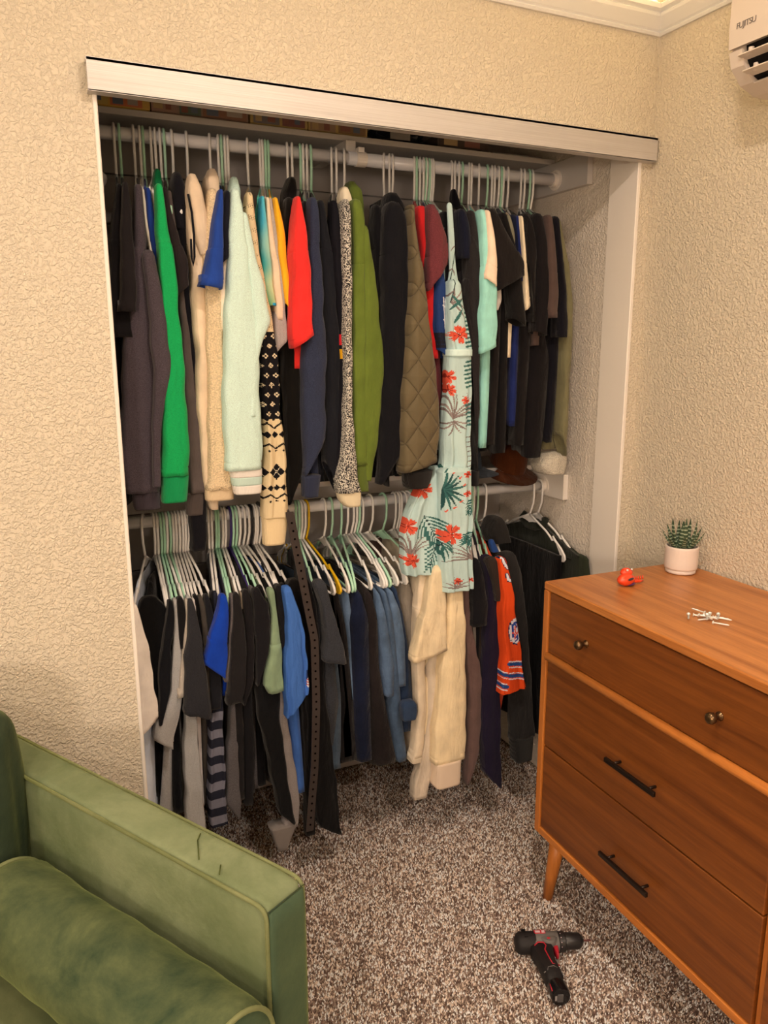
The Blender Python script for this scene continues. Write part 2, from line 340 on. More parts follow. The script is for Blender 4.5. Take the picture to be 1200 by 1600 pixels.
# ------------------------------------------------------------------ garments
GARMENTS = [
dict(rod='U',hx=.272,hc='w',name='t_shirt',cat='t-shirt',label='black short-sleeved t-shirt, first garment from the left on the upper rod',col='1b1718',Y=1.955,kind='tee',mat='plain',hd=.03,xs=.2478,sl=[(1.908,.2478,.0057),(1.856,.2423,.0112),(1.814,.2373,.0148),(1.715,.2317,.0206),(1.614,.2318,.0237),(1.575,.2362,.0195)],body=[(1.917,.25,.0085),(1.761,.2319,.0157),(1.465,.2137,.0132),(1.199,.2084,.0151)],zb=1.17),
dict(rod='U',hx=.285,hc='g',name='t_shirt',cat='t-shirt',label='black t-shirt with a wide squared sleeve, second garment on the upper rod',col='231d1d',Y=1.925,kind='tee',mat='plain',hd=.03,xs=.2573,sl=[(1.908,.2573,.0055),(1.852,.2566,.0111),(1.756,.2514,.0154),(1.685,.2473,.0177),(1.632,.2437,.0206)],zb=1.2),
dict(rod='U',hx=.319,hc='w',name='sweatshirt',cat='sweatshirt',label='heather charcoal long-sleeved sweatshirt next to the bright green one',col='4a3f42',Y=1.955,kind='sweat',mat='heather',hd=.03,xs=.2894,sl=[(1.908,.2894,.008),(1.831,.2865,.0136),(1.76,.2826,.0173),(1.659,.2774,.0262),(1.571,.2703,.0352),(1.466,.265,.0429),(1.343,.2577,.0471),(1.249,.253,.046),(1.204,.2531,.0417)],cuff=([(1.206,.2622,.0342),(1.184,.2616,.0335),(1.161,.2639,.0314)],'463b3f'),body=[(1.907,.2999,.0094),(1.764,.3082,.0141),(1.661,.3174,.018),(1.533,.3254,.0222),(1.479,.3221,.0192),(1.424,.3103,.0138),(1.306,.2983,.0093),(1.209,.2923,.0094)],zb=1.2,ex=[('side_fold',[(1.756,.2973,.0136),(1.657,.3062,.0174),(1.534,.3139,.0214),(1.482,.3107,.0185),(1.428,.2994,.0133),(1.315,.2878,.009),(1.221,.282,.0091)],1.915,.022,'4a3f42','heather')]),
dict(rod='U',hx=.334,hc='w',name='t_shirt',cat='t-shirt',label='white t-shirt whose sleeve shows as a pale strip beside the charcoal sweatshirt',col='ddc7ae',Y=1.975,kind='tee',mat='plain',hd=.03,xs=.3023,sl=[(1.908,.3023,.0031),(1.835,.3047,.0058),(1.763,.314,.0081),(1.691,.3213,.0097),(1.616,.3273,.0098),(1.589,.3324,.0061)]),
dict(rod='U',hx=.342,hc='g',name='t_shirt',cat='t-shirt',label='royal blue t-shirt wedged between the white tee and the green sweatshirt',col='20397c',Y=1.968,kind='tee',mat='plain',hd=.03,xs=.3127,sl=[(1.908,.3127,.0051),(1.849,.3147,.0088),(1.763,.3181,.0088),(1.705,.3241,.0082),(1.649,.3318,.006)]),
dict(rod='U',hx=.361,hc='w',name='t_shirt',cat='t-shirt',label='plain white t-shirt just left of the bright green sweatshirt',col='e0cdb8',Y=1.985,kind='tee',mat='plain',hd=.03,xs=.3256,sl=[(1.908,.3256,.0047),(1.866,.3272,.0059),(1.809,.3324,.006),(1.736,.3384,.0045)]),
dict(rod='U',hx=.372,hc='w',name='sweatshirt',cat='sweatshirt',label='bright green long-sleeved sweatshirt with a ribbed cuff',col='14914a',Y=1.93,kind='sweat',mat='heather',hd=.03,xs=.3314,sl=[(1.908,.3314,.0084),(1.816,.3336,.0138),(1.72,.3387,.0206),(1.593,.3416,.0209),(1.51,.3405,.0249),(1.431,.3383,.0289),(1.307,.3327,.0338),(1.244,.3305,.034)],cuff=([(1.242,.3304,.0325),(1.215,.3281,.0317),(1.178,.3259,.0303)],'12884a'),ex=[('collar',[(1.961,.3475,.0075),(1.939,.3462,.0105),(1.918,.3479,.0106)],2.03,.03,'0f6a3a','plain')]),
dict(rod='U',hx=.384,hc='w',name='t_shirt',cat='t-shirt',label='dark brown t-shirt with a flared sleeve right of the green sweatshirt',col='2c2322',Y=1.945,kind='tee',mat='plain',hd=.03,xs=.3465,sl=[(1.908,.3465,.0054),(1.848,.351,.0095),(1.791,.3624,.0141),(1.737,.3742,.0173),(1.697,.3742,.0151),(1.669,.3719,.0083)]),
dict(rod='U',hx=.394,hc='g',name='hoodie',cat='sweatshirt',label='taupe grey long-sleeved sweatshirt hanging behind the dark brown t-shirt',col='5a4d47',Y=1.985,kind='sweat',mat='plain',hd=.03,xs=.3639,sl=[(1.908,.3639,.0052),(1.84,.3664,.0083),(1.767,.3712,.0084),(1.67,.3787,.0077),(1.525,.3853,.0118),(1.398,.3864,.0167),(1.268,.3891,.0202),(1.188,.3889,.0212)],cuff=([(1.188,.3865,.022),(1.16,.3842,.0229),(1.13,.3833,.0205)],'53463f')),
dict(rod='U',hx=.413,hc='w',name='jacket',cat='jacket',label='black hooded jacket with a hanging cord loop between taupe and cream hoodies',col='17151a',Y=1.995,kind='sweat',mat='plain',hd=.03,xs=.3871,sl=[(1.908,.3871,.012),(1.842,.3888,.0137),(1.769,.3899,.0115),(1.648,.3933,.0094),(1.524,.3952,.0119),(1.397,.3979,.0121),(1.233,.3982,.0164),(1.132,.3922,.0223),(1.034,.3887,.0191)],ex=[('hood',[(1.949,.3859,.0098),(1.93,.3856,.0166),(1.887,.3854,.0175),(1.828,.3874,.0138)],2,.04,'1a181d','plain')]),
dict(rod='U',hx=.45,hc='w',name='hoodie',cat='hoodie',label='cream zip hoodie with a crumpled hood left of the tan fleece',col='cdb291',Y=1.975,kind='sweat',mat='plain',hd=.03,xs=.4183,sl=[(1.908,.4183,.0131),(1.885,.4184,.0191),(1.827,.4176,.02),(1.768,.4199,.0209),(1.648,.4182,.018),(1.54,.4205,.0182),(1.398,.4148,.0169),(1.3,.4154,.0146),(1.234,.4178,.0155),(1.171,.4287,.0149)],cuff=([(1.171,.4304,.0132),(1.156,.4305,.0124),(1.141,.4322,.01)],'cbb090'),ex=[('hood',[(1.94,.4155,.0106),(1.912,.4171,.0197),(1.855,.4232,.0229),(1.797,.4308,.0185),(1.768,.4308,.0108)],1.965,.035,'c4a989','plain')]),
dict(rod='U',hx=.511,hc='w',name='fleece_pullover',cat='fleece',label='tan fleece pullover with a stand-up hood behind the royal blue sleeve',col='cdb088',Y=1.955,kind='sweat',mat='fleece',hd=.03,xs=.4592,sl=[(1.908,.4592,.0114),(1.87,.4577,.0162),(1.767,.4488,.0186),(1.685,.451,.022),(1.586,.4501,.023),(1.477,.4464,.0216),(1.398,.4418,.021),(1.301,.4445,.0269),(1.197,.4438,.0362)],cuff=([(1.199,.4447,.0371),(1.185,.4433,.0363),(1.169,.4433,.0355)],'c9ac85'),ex=[('hood',[(1.967,.4755,.0103),(1.955,.4742,.0174),(1.911,.4728,.0167),(1.873,.4709,.0119)],2.02,.04,'c0a78a','plain')]),
dict(rod='U',hx=.534,hc='w',name='t_shirt',cat='t-shirt',label='royal blue t-shirt with a broad short sleeve in front of the tan fleece',col='23418a',Y=1.915,kind='tee',mat='plain',hd=.035,xs=.4696,sl=[(1.908,.4696,.0045),(1.865,.4634,.0099),(1.792,.4539,.0145),(1.734,.445,.0207),(1.694,.437,.0268),(1.686,.4511,.0123)],zb=1.6),
dict(rod='U',hx=.542,hc='g',name='t_shirt',cat='t-shirt',label='navy black t-shirt between the royal blue tee and the mint sweatshirt',col='1d1d26',Y=1.93,kind='tee',mat='plain',hd=.03,xs=.488,sl=[(1.908,.488,.0061),(1.854,.4825,.0108),(1.766,.4769,.0109),(1.747,.4768,.0055)]),
dict(rod='U',hx=.551,hc='w',name='t_shirt',cat='t-shirt',label='off-white t-shirt with a narrow sleeve below the navy black one',col='d6bfa2',Y=1.945,kind='tee',mat='plain',hd=.03,xs=.4951,sl=[(1.908,.4951,.0044),(1.75,.4782,.0078),(1.663,.4703,.0087),(1.598,.4641,.0071),(1.586,.4683,.004)]),
dict(rod='U',hx=.559,hc='w',name='sweatshirt',cat='sweatshirt',label='pale mint sweatshirt with white-striped ribbed cuff',col='b4c3b0',Y=1.92,kind='sweat',mat='heather',hd=.03,xs=.5045,sl=[(1.908,.5045,.0094),(1.854,.5063,.0171),(1.766,.5073,.0267),(1.647,.5064,.0374),(1.548,.5047,.0434),(1.462,.5019,.0461),(1.358,.5001,.0491),(1.248,.5004,.0464)],cuff=([(1.248,.5045,.0423),(1.219,.5066,.0391),(1.186,.5085,.0343)],'c9cdbd'),body=[(1.932,.5268,.0094),(1.86,.5316,.0111),(1.771,.544,.0145),(1.695,.5565,.0205),(1.614,.5691,.0232),(1.571,.5584,.0141),(1.524,.5458,.01),(1.379,.5343,.0126)],ex=[('collar',[(1.955,.5307,.0089),(1.93,.5312,.0138),(1.9,.5307,.0114)],2.02,.03,'a9bba9','heather'),('side_fold',[(1.854,.5212,.0109),(1.767,.5334,.0142),(1.692,.5457,.0201),(1.613,.558,.0227),(1.571,.5475,.0138),(1.525,.5352,.0098),(1.382,.5239,.0124)],1.912,.022,'b4c3b0','heather')],pat='mintcuff'),
dict(rod='U',hx=.612,hc='w',name='sweater',cat='sweater',label='black and cream fair isle knitted sweater with a long ribbed cuff',col='d9bd90',Y=1.94,kind='sweat',mat='attr',hd=.03,xs=.5445,sl=[(1.908,.5445,.0076),(1.859,.5432,.0127),(1.77,.5533,.0121),(1.695,.5618,.0139),(1.595,.5754,.0199),(1.523,.578,.0234),(1.427,.5805,.0246),(1.37,.5819,.0247),(1.295,.5863,.0284),(1.227,.5858,.0321),(1.114,.583,.035)],cuff=([(1.116,.5839,.0342),(1.081,.5836,.0316),(1.04,.5786,.0282)],'d6b98b'),pat='fairisle'),
dict(rod='U',hx=.646,hc='w',name='t_shirt',cat='t-shirt',label='tie-dyed t-shirt fading from turquoise to green and yellow',col='4aa08c',Y=1.955,kind='tee',mat='attr',hd=.03,xs=.5815,sl=[(1.908,.5815,.0043),(1.849,.5815,.009),(1.773,.5821,.014),(1.712,.5857,.0166),(1.653,.5919,.015)],zb=1.5,pat='tiedye'),
dict(rod='U',hx=.653,hc='w',name='t_shirt',cat='t-shirt',label='cream t-shirt tucked between the tie-dyed tee and the grey linen one',col='cfb998',Y=1.965,kind='tee',mat='plain',hd=.03,xs=.5969,sl=[(1.908,.5969,.0045),(1.836,.5996,.0083),(1.729,.6093,.0117),(1.651,.6168,.0119),(1.619,.6175,.0102)]),
dict(rod='U',hx=.661,hc='g',name='shirt',cat='shirt',label='light grey linen shirt left of the mustard t-shirt',col='9c8f84',Y=1.972,kind='tee',mat='heather',hd=.03,xs=.6056,sl=[(1.908,.6056,.0048),(1.776,.6163,.0117),(1.651,.6216,.0145),(1.571,.6199,.0189),(1.534,.616,.0112)]),
dict(rod='U',hx=.669,hc='g',name='t_shirt',cat='t-shirt',label='mustard orange t-shirt left of the red one',col='e29a1e',Y=1.96,kind='tee',mat='plain',hd=.03,xs=.6162,sl=[(1.908,.6162,.0047),(1.867,.6206,.0083),(1.829,.626,.01),(1.745,.6309,.011),(1.667,.6386,.0111),(1.629,.64,.0069)],zb=1.55),
dict(rod='U',hx=.722,hc='w',name='jacket',cat='jacket',label='long black padded jacket behind the red t-shirt',col='17130f',Y=1.99,kind='sweat',mat='plain',hd=.03,xs=.662,sl=[(1.908,.662,.0119),(1.78,.6544,.0137),(1.62,.6461,.0139),(1.547,.6571,.0255),(1.371,.6583,.0233),(1.25,.6584,.0218),(1.162,.655,.0174),(1.129,.6522,.0156)],ex=[('hood',[(1.973,.6883,.0087),(1.947,.6841,.0157),(1.883,.6778,.0131)],2.05,.04,'181414','plain')]),
dict(rod='U',hx=.737,hc='w',name='t_shirt',cat='t-shirt',label='bright red t-shirt with a wide cap sleeve in the middle of the upper rod',col='e2302a',Y=1.925,kind='tee',mat='plain',hd=.035,xs=.6619,sl=[(1.908,.6619,.0048),(1.849,.6618,.015),(1.781,.6633,.0218),(1.697,.6628,.0254),(1.619,.6633,.0282),(1.582,.664,.0283),(1.547,.6492,.0111)],zb=1.5),
dict(rod='U',hx=.759,hc='g',name='sweater',cat='sweater',label='deep maroon sweater peeking out under the red t-shirt',col='3b1015',Y=2,kind='sweat',mat='plain',hd=.03,xs=.7056,sl=[(1.908,.7056,.0049),(1.783,.7055,.0062),(1.621,.6952,.0107),(1.497,.6812,.0108),(1.387,.6782,.0109),(1.283,.6772,.0091)]),
dict(rod='U',hx=.768,hc='w',name='t_shirt',cat='t-shirt',label='black t-shirt left of the slate blue sweatshirt',col='1b191b',Y=1.985,kind='tee',mat='plain',hd=.03,xs=.7008,sl=[(1.908,.7008,.0062),(1.876,.7043,.0078),(1.782,.7072,.0079),(1.67,.7053,.0071)]),
dict(rod='U',hx=.779,hc='w',name='sweatshirt',cat='sweatshirt',label='slate blue heather sweatshirt with a ribbed cuff right of the red tee',col='34384a',Y=1.95,kind='sweat',mat='heather',hd=.03,xs=.7099,sl=[(1.908,.7099,.0098),(1.886,.7102,.0137),(1.778,.7103,.0147),(1.7,.712,.0166),(1.588,.7069,.0264),(1.522,.7037,.0337),(1.423,.7032,.034),(1.321,.7008,.0307),(1.215,.6928,.0255)],cuff=([(1.215,.6919,.0246),(1.187,.6894,.0228),(1.157,.6877,.0201)],'33374a')),
dict(rod='U',hx=.79,hc='g',name='sweatshirt',cat='sweatshirt',label='charcoal black sweatshirt right of the slate blue one',col='1f1f24',Y=1.968,kind='sweat',mat='plain',hd=.03,xs=.7371,sl=[(1.908,.7371,.008),(1.86,.7404,.0122),(1.75,.7496,.0186),(1.621,.757,.0198),(1.505,.7621,.0201),(1.386,.759,.0194),(1.247,.7565,.0215),(1.154,.7576,.0132)]),
dict(rod='U',hx=.852,hc='w',name='sweater',cat='sweater',label='black sweater with a red and a yellow stripe round its sleeve',col='171519',Y=1.96,kind='sweat',mat='attr',hd=.03,xs=.7705,sl=[(1.908,.7705,.0078),(1.829,.7728,.0151),(1.702,.7814,.0153),(1.596,.7878,.011),(1.522,.7885,.011),(1.386,.7837,.0121),(1.282,.7774,.015),(1.19,.7693,.0142)],pat='redyel'),
dict(rod='U',hx=.866,hc='w',name='cardigan',cat='cardigan',label='salt and pepper knitted cardigan with cream edging',col='8d8378',Y=1.935,kind='sweat',mat='speckle',hd=.03,xs=.7926,sl=[(1.908,.7926,.0086),(1.874,.7926,.0123),(1.781,.7931,.0125),(1.62,.7935,.0118),(1.455,.793,.0101),(1.37,.791,.013),(1.284,.7898,.0187),(1.205,.787,.0301),(1.164,.7921,.0341)],cuff=([(1.167,.7941,.0341),(1.142,.7965,.0314),(1.124,.8029,.021)],'d2bd98'),ex=[('collar',[(1.948,.8134,.0099),(1.931,.815,.0153),(1.899,.8199,.0154),(1.868,.8295,.011)],1.99,.03,'cdbb9c','plain')]),
dict(rod='U',hx=.889,hc='w',name='sweatshirt',cat='sweatshirt',label='olive green hooded sweatshirt with a wide sleeve and ribbed cuff',col='5e6a27',Y=1.945,kind='sweat',mat='plain',hd=.03,xs=.8252,sl=[(1.908,.8252,.0132),(1.878,.8288,.0179),(1.799,.8307,.0154),(1.703,.8287,.0164),(1.538,.8269,.0186),(1.42,.8285,.0197),(1.315,.8321,.0228),(1.236,.8332,.0211)],cuff=([(1.236,.8352,.0211),(1.2,.8348,.0192),(1.162,.8373,.0164)],'5a6526'),body=[(1.939,.8549,.0091),(1.852,.8605,.012),(1.739,.8707,.0196),(1.623,.8774,.0275),(1.521,.8825,.0336),(1.416,.8779,.0339),(1.31,.8751,.0225),(1.239,.8696,.0157),(1.184,.8672,.0099)],ex=[('hood',[(1.964,.8358,.01),(1.95,.8411,.0192),(1.903,.8488,.0166),(1.871,.8521,.0111)],2,.04,'525d22','plain'),('side_fold',[(1.846,.8435,.0118),(1.735,.8535,.0192),(1.622,.8601,.027),(1.522,.8651,.0329),(1.419,.8606,.0332),(1.315,.8578,.0221),(1.245,.8524,.0154),(1.191,.8501,.0097)],1.936,.022,'5e6a27','plain')]),
dict(rod='U',hx=1.015,hc='w',name='jacket',cat='jacket',label='black zip jacket right of the olive sweatshirt',col='131215',Y=1.975,kind='sweat',mat='plain',hd=.03,xs=.8969,sl=[(1.908,.8969,.009),(1.822,.9012,.0216),(1.707,.9101,.0162),(1.538,.9181,.0117),(1.362,.9136,.0158),(1.236,.9141,.015),(1.162,.9149,.0121)]),
dict(rod='U',hx=1.032,hc='w',name='jacket',cat='jacket',label='black track jacket with a high collar, widest of the black jackets',col='18171b',Y=1.94,kind='sweat',mat='plain',hd=.03,xs=.9289,sl=[(1.908,.9289,.0203),(1.883,.931,.0317),(1.787,.9329,.0377),(1.622,.9338,.0355),(1.452,.9299,.036),(1.276,.9208,.0335),(1.178,.9047,.0198)],ex=[('collar',[(1.94,.9482,.0161),(1.921,.9549,.0286),(1.884,.9607,.0307)],1.99,.035,'111114','plain')]),
dict(rod='U',hx=1.04,hc='w',name='jacket',cat='jacket',label='black jacket squeezed against the quilted olive bomber',col='101013',Y=1.965,kind='sweat',mat='plain',hd=.03,xs=.975,sl=[(1.908,.975,.0061),(1.858,.9838,.0106),(1.759,.9891,.0136),(1.624,.9877,.0118),(1.45,.9823,.01),(1.27,.9789,.0102)]),
dict(rod='U',hx=1.044,hc='w',name='bomber_jacket',cat='jacket',label='olive quilted bomber jacket with a black knitted cuff',col='66573d',Y=1.915,kind='sweat',mat='quilt',hd=.04,xs=.9681,sl=[(1.908,.9681,.0053),(1.866,.9681,.0066),(1.787,.9771,.0114),(1.705,.9833,.0192),(1.622,.9878,.0291),(1.52,.9916,.0422),(1.416,.9965,.0547),(1.31,.9964,.0603),(1.238,.9958,.0556),(1.21,.9927,.0446)],cuff=([(1.211,.9967,.0406),(1.188,.9938,.0396),(1.164,.9908,.0305)],'241f1c'),nh=1),
dict(rod='U',hx=1.112,hc='w',name='t_shirt',cat='t-shirt',label='scarlet long tunic tee right of the quilted bomber',col='c22222',Y=1.962,kind='tee',mat='plain',hd=.03,xs=1.0222,sl=[(1.908,1.0222,.0144),(1.876,1.0278,.0195),(1.794,1.0374,.0148),(1.693,1.0423,.015),(1.598,1.0543,.0142),(1.519,1.0633,.0123)],body=[(1.914,1.0314,.0197),(1.798,1.0482,.016),(1.625,1.0619,.0123),(1.519,1.0775,.0104)]),
dict(rod='U',hx=1.121,hc='g',name='t_shirt',cat='t-shirt',label='dark crimson t-shirt behind the scarlet one',col='7d1517',Y=1.985,kind='tee',mat='plain',hd=.03,xs=1.0181,sl=[(1.908,1.0181,.0078),(1.83,1.0343,.0099),(1.695,1.0514,.0101),(1.519,1.0758,.0104),(1.465,1.0795,.0094)]),
dict(rod='U',hx=1.131,hc='w',name='t_shirt',cat='t-shirt',label='heather maroon t-shirt with a pointed sleeve',col='6e3335',Y=1.93,kind='tee',mat='heather',hd=.03,xs=1.0355,sl=[(1.908,1.0355,.0125),(1.889,1.0408,.0184),(1.824,1.0514,.0245),(1.772,1.0531,.0296),(1.725,1.0427,.0207),(1.698,1.037,.0069)],body=[(1.926,1.0478,.0098),(1.71,1.0661,.0141),(1.659,1.0728,.0183),(1.519,1.0797,.0155),(1.411,1.0874,.0136),(1.279,1.0924,.0106)],zb=1.33),
dict(rod='U',hx=1.142,hc='w',name='sports_jersey',cat='jersey',label='blue jersey tee with white lettering and a dark hem band',col='263a66',Y=1.95,kind='tee',mat='attr',hd=.03,xs=1.0564,sl=[(1.908,1.0564,.0063),(1.794,1.0656,.0119),(1.727,1.0705,.0161),(1.659,1.0714,.0202),(1.589,1.0733,.0214),(1.546,1.079,.0184),(1.519,1.0855,.0124)],pat='bluejer'),
dict(rod='U',hx=1.15,hc='w',name='blouse',cat='blouse',label='black blouse with tiny pale dots hidden between jersey and floral jumpsuit',col='1c1a1c',Y=1.975,kind='tee',mat='plain',hd=.03,xs=1.1022,sl=[(1.908,1.1022,.0064),(1.798,1.1076,.0082),(1.625,1.1144,.0083),(1.446,1.1131,.0084),(1.373,1.1131,.0074)]),
dict(rod='U',hx=1.237,hc='w',name='blouse',cat='blouse',label='black blouse with a pointed collar right of the floral jumpsuit',col='15131a',Y=1.985,kind='tee',mat='plain',hd=.03,xs=1.1578,sl=[(1.908,1.1578,.01),(1.802,1.1702,.0136),(1.627,1.1856,.0107)],ex=[('collar',[(1.989,1.1819,.0042),(1.969,1.1844,.0106),(1.943,1.1913,.0128)],2.06,.02,'101016','plain')]),
dict(rod='U',hx=1.25,hc='w',name='t_shirt',cat='t-shirt',label='midnight navy t-shirt with a short boxy sleeve beside the jumpsuit strap',col='1a1c2c',Y=1.95,kind='tee',mat='plain',hd=.03,xs=1.1398,sl=[(1.908,1.1398,.0109),(1.874,1.1469,.0163),(1.823,1.1531,.0154),(1.789,1.1518,.0134)]),
dict(rod='U',hx=1.263,hc='w',name='sweatshirt',cat='sweatshirt',label='charcoal heather long-sleeved top right of the floral jumpsuit',col='2e2827',Y=1.945,kind='sweat',mat='heather',hd=.03,xs=1.1678,sl=[(1.908,1.1678,.0082),(1.832,1.1746,.0134),(1.713,1.1754,.0198),(1.59,1.1794,.0212),(1.446,1.1904,.0162),(1.298,1.194,.0164),(1.193,1.1955,.0155)],cuff=([(1.193,1.1955,.0155),(1.149,1.1977,.0122)],'1f1c1c')),
dict(rod='U',hx=1.274,hc='g',name='t_shirt',cat='t-shirt',label='black t-shirt directly left of the mint one',col='1d1a1a',Y=1.975,kind='tee',mat='plain',hd=.03,xs=1.1974,sl=[(1.908,1.1974,.0082),(1.803,1.2136,.0085),(1.662,1.2183,.0075),(1.554,1.2157,.0109)]),
dict(rod='U',hx=1.299,hc='w',name='t_shirt',cat='t-shirt',label='aqua mint t-shirt with a folded short sleeve on the upper rod',col='8dc0ad',Y=1.925,kind='tee',mat='plain',hd=.03,xs=1.1899,sl=[(1.908,1.1899,.0094),(1.89,1.1969,.0123),(1.798,1.2037,.0167),(1.695,1.2119,.0264),(1.599,1.2168,.0309),(1.554,1.2159,.0268),(1.531,1.209,.0128)],body=[(1.92,1.2065,.0104),(1.626,1.2381,.0173),(1.518,1.2413,.0175),(1.407,1.2401,.0177),(1.294,1.2378,.0167),(1.224,1.2353,.0146)],zb=1.26),
dict(rod='U',hx=1.308,hc='w',name='t_shirt',cat='t-shirt',label='cream t-shirt whose pointed sleeve overlaps the aqua mint one',col='d3b99b',Y=1.912,kind='tee',mat='plain',hd=.03,xs=1.1986,sl=[(1.908,1.1986,.0066),(1.847,1.2075,.0114),(1.797,1.2131,.0135),(1.734,1.2119,.0188),(1.712,1.223,.0063)],zb=1.5),
dict(rod='U',hx=1.335,hc='w',name='t_shirt',cat='t-shirt',label='large black t-shirt with a sleeve jutting out to a point',col='231d1b',Y=1.92,kind='tee',mat='plain',hd=.03,xs=1.2167,sl=[(1.908,1.2167,.0132),(1.883,1.2272,.0208),(1.825,1.2501,.0338),(1.783,1.2687,.0448),(1.749,1.2775,.0483),(1.722,1.2653,.0332),(1.701,1.2477,.0128)],body=[(1.922,1.2452,.0147),(1.716,1.2733,.0152),(1.444,1.2712,.0133),(1.322,1.2617,.0179)],zb=1.27),
dict(rod='U',hx=1.363,hc='g',name='shirt',cat='shirt',label='dark shirt with a crumpled white lining under the pointed black sleeve',col='26201e',Y=1.975,kind='tee',mat='plain',hd=.03,xs=1.2767,sl=[(1.908,1.2767,.0086),(1.807,1.291,.0109),(1.736,1.3044,.0132)],ex=[('sleeve_lining',[(1.711,1.2582,.0108),(1.679,1.2593,.013),(1.653,1.2568,.0054)],1.94,.02,'b5a79a','plain')]),
dict(rod='U',hx=1.381,hc='w',name='t_shirt',cat='t-shirt',label='black t-shirt with a rounded sleeve right of the pointed one',col='1c1817',Y=1.938,kind='tee',mat='plain',hd=.03,xs=1.2669,sl=[(1.908,1.2669,.0087),(1.803,1.2991,.013),(1.698,1.3162,.022),(1.632,1.3232,.0244),(1.609,1.3252,.0167)],body=[(1.91,1.2894,.0129),(1.628,1.3124,.0134),(1.251,1.312,.0184),(1.196,1.3116,.0116)],zb=1.23),
dict(rod='U',hx=1.39,hc='w',name='t_shirt',cat='t-shirt',label='olive grey t-shirt with a small open cuff',col='7b735c',Y=1.945,kind='tee',mat='plain',hd=.03,xs=1.2868,sl=[(1.908,1.2868,.006),(1.89,1.2909,.0075),(1.863,1.2951,.0129),(1.833,1.2983,.0043)],zb=1.6),
dict(rod='U',hx=1.404,hc='w',name='t_shirt',cat='t-shirt',label='dark navy t-shirt left of the royal blue strip',col='1c2033',Y=1.968,kind='tee',mat='plain',hd=.03,xs=1.3206,sl=[(1.908,1.3206,.0108),(1.86,1.3315,.0121),(1.773,1.3471,.0134)]),
dict(rod='U',hx=1.414,hc='g',name='t_shirt',cat='t-shirt',label='royal blue t-shirt hanging long between black shirts',col='242f63',Y=1.955,kind='tee',mat='plain',hd=.03,xs=1.3272,sl=[(1.908,1.3272,.0062),(1.807,1.3412,.0088),(1.736,1.3441,.0089)],body=[(1.916,1.3443,.0088),(1.666,1.3653,.0114),(1.44,1.3627,.0116),(1.305,1.3621,.0153)],zb=1.31),
dict(rod='U',hx=1.421,hc='w',name='t_shirt',cat='t-shirt',label='ivory t-shirt showing as a thin pale edge between black shirts',col='dcc09c',Y=1.94,kind='tee',mat='plain',hd=.03,xs=1.3287,sl=[(1.908,1.3287,.0043),(1.805,1.343,.0055),(1.717,1.3511,.0078),(1.667,1.3565,.009),(1.651,1.355,.0045)],zb=1.52),
dict(rod='U',hx=1.439,hc='w',name='t_shirt',cat='t-shirt',label='black t-shirt directly right of the ivory edge',col='1f1a19',Y=1.935,kind='tee',mat='plain',hd=.03,xs=1.3389,sl=[(1.908,1.3389,.0103),(1.84,1.3568,.0154),(1.717,1.3699,.0123),(1.622,1.3786,.0102)],body=[(1.914,1.3637,.0111),(1.628,1.3917,.0138),(1.441,1.3836,.0163),(1.267,1.3768,.0165)],zb=1.25),
dict(rod='U',hx=1.487,hc='w',name='t_shirt',cat='t-shirt',label='black t-shirt with a long sleeve left of the brown one',col='1b1617',Y=1.93,kind='tee',mat='plain',hd=.03,xs=1.3771,sl=[(1.908,1.3771,.0124),(1.842,1.3909,.0156),(1.736,1.3993,.0192),(1.664,1.4015,.0204),(1.594,1.4014,.0194),(1.582,1.4145,.0092)],body=[(1.916,1.4047,.0112),(1.629,1.425,.0185),(1.516,1.4423,.0353),(1.343,1.434,.0381),(1.189,1.4231,.0325)],zb=1.22),
dict(rod='U',hx=1.499,hc='w',name='t_shirt',cat='t-shirt',label='mocha brown t-shirt near the right end of the upper rod',col='55423a',Y=1.918,kind='tee',mat='plain',hd=.03,xs=1.4068,sl=[(1.908,1.4068,.0084),(1.842,1.4167,.0123),(1.736,1.4244,.017),(1.664,1.428,.0194),(1.633,1.4307,.0184)],zb=1.55),
dict(rod='U',hx=1.518,hc='g',name='t_shirt',cat='t-shirt',label='black t-shirt between the mocha tee and the khaki jacket',col='17151c',Y=1.93,kind='tee',mat='plain',hd=.03,xs=1.4403,sl=[(1.908,1.4403,.0086),(1.809,1.4581,.0092),(1.72,1.4733,.0104),(1.628,1.4772,.0164),(1.578,1.4787,.0153)],body=[(1.92,1.4681,.0115),(1.592,1.4927,.0143),(1.4,1.4885,.0145),(1.282,1.48,.0146)],zb=1.26),
dict(rod='U',hx=1.528,hc='w',name='jacket',cat='jacket',label='khaki jacket with white fleece lining at its hem, last on the upper rod',col='6f6748',Y=1.955,kind='sweat',mat='plain',hd=.03,xs=1.4684,sl=[(1.908,1.4684,.0056),(1.777,1.4952,.0117),(1.658,1.515,.0155),(1.516,1.5158,.0157),(1.399,1.5174,.0134),(1.281,1.5191,.0136),(1.216,1.5201,.0112)],body=[(1.933,1.4771,.0116),(1.668,1.5148,.0168),(1.515,1.5305,.0195),(1.358,1.5244,.0247),(1.238,1.506,.0298),(1.193,1.5084,.0324)],zb=1.24,ex=[('fleece_lining',[(1.211,1.52,.0389),(1.184,1.5116,.0514),(1.157,1.514,.0377)],2,.05,'b3a58f','fleece')]),
dict(rod='L',hx=.278,hc='w',name='shirt',cat='shirt',label='white button shirt half hidden behind the left door jamb',col='d9c7b6',Y=1.94,kind='tee',mat='plain',hd=.03,xs=.2104,sl=[(.915,.2104,.0105),(.828,.2159,.0201),(.723,.2201,.025),(.616,.2219,.0293),(.562,.22,.023)],body=[(.922,.2058,.0092),(.639,.2188,.0223),(.364,.2075,.0229)],zb=.3,bcol='bcbcc4'),
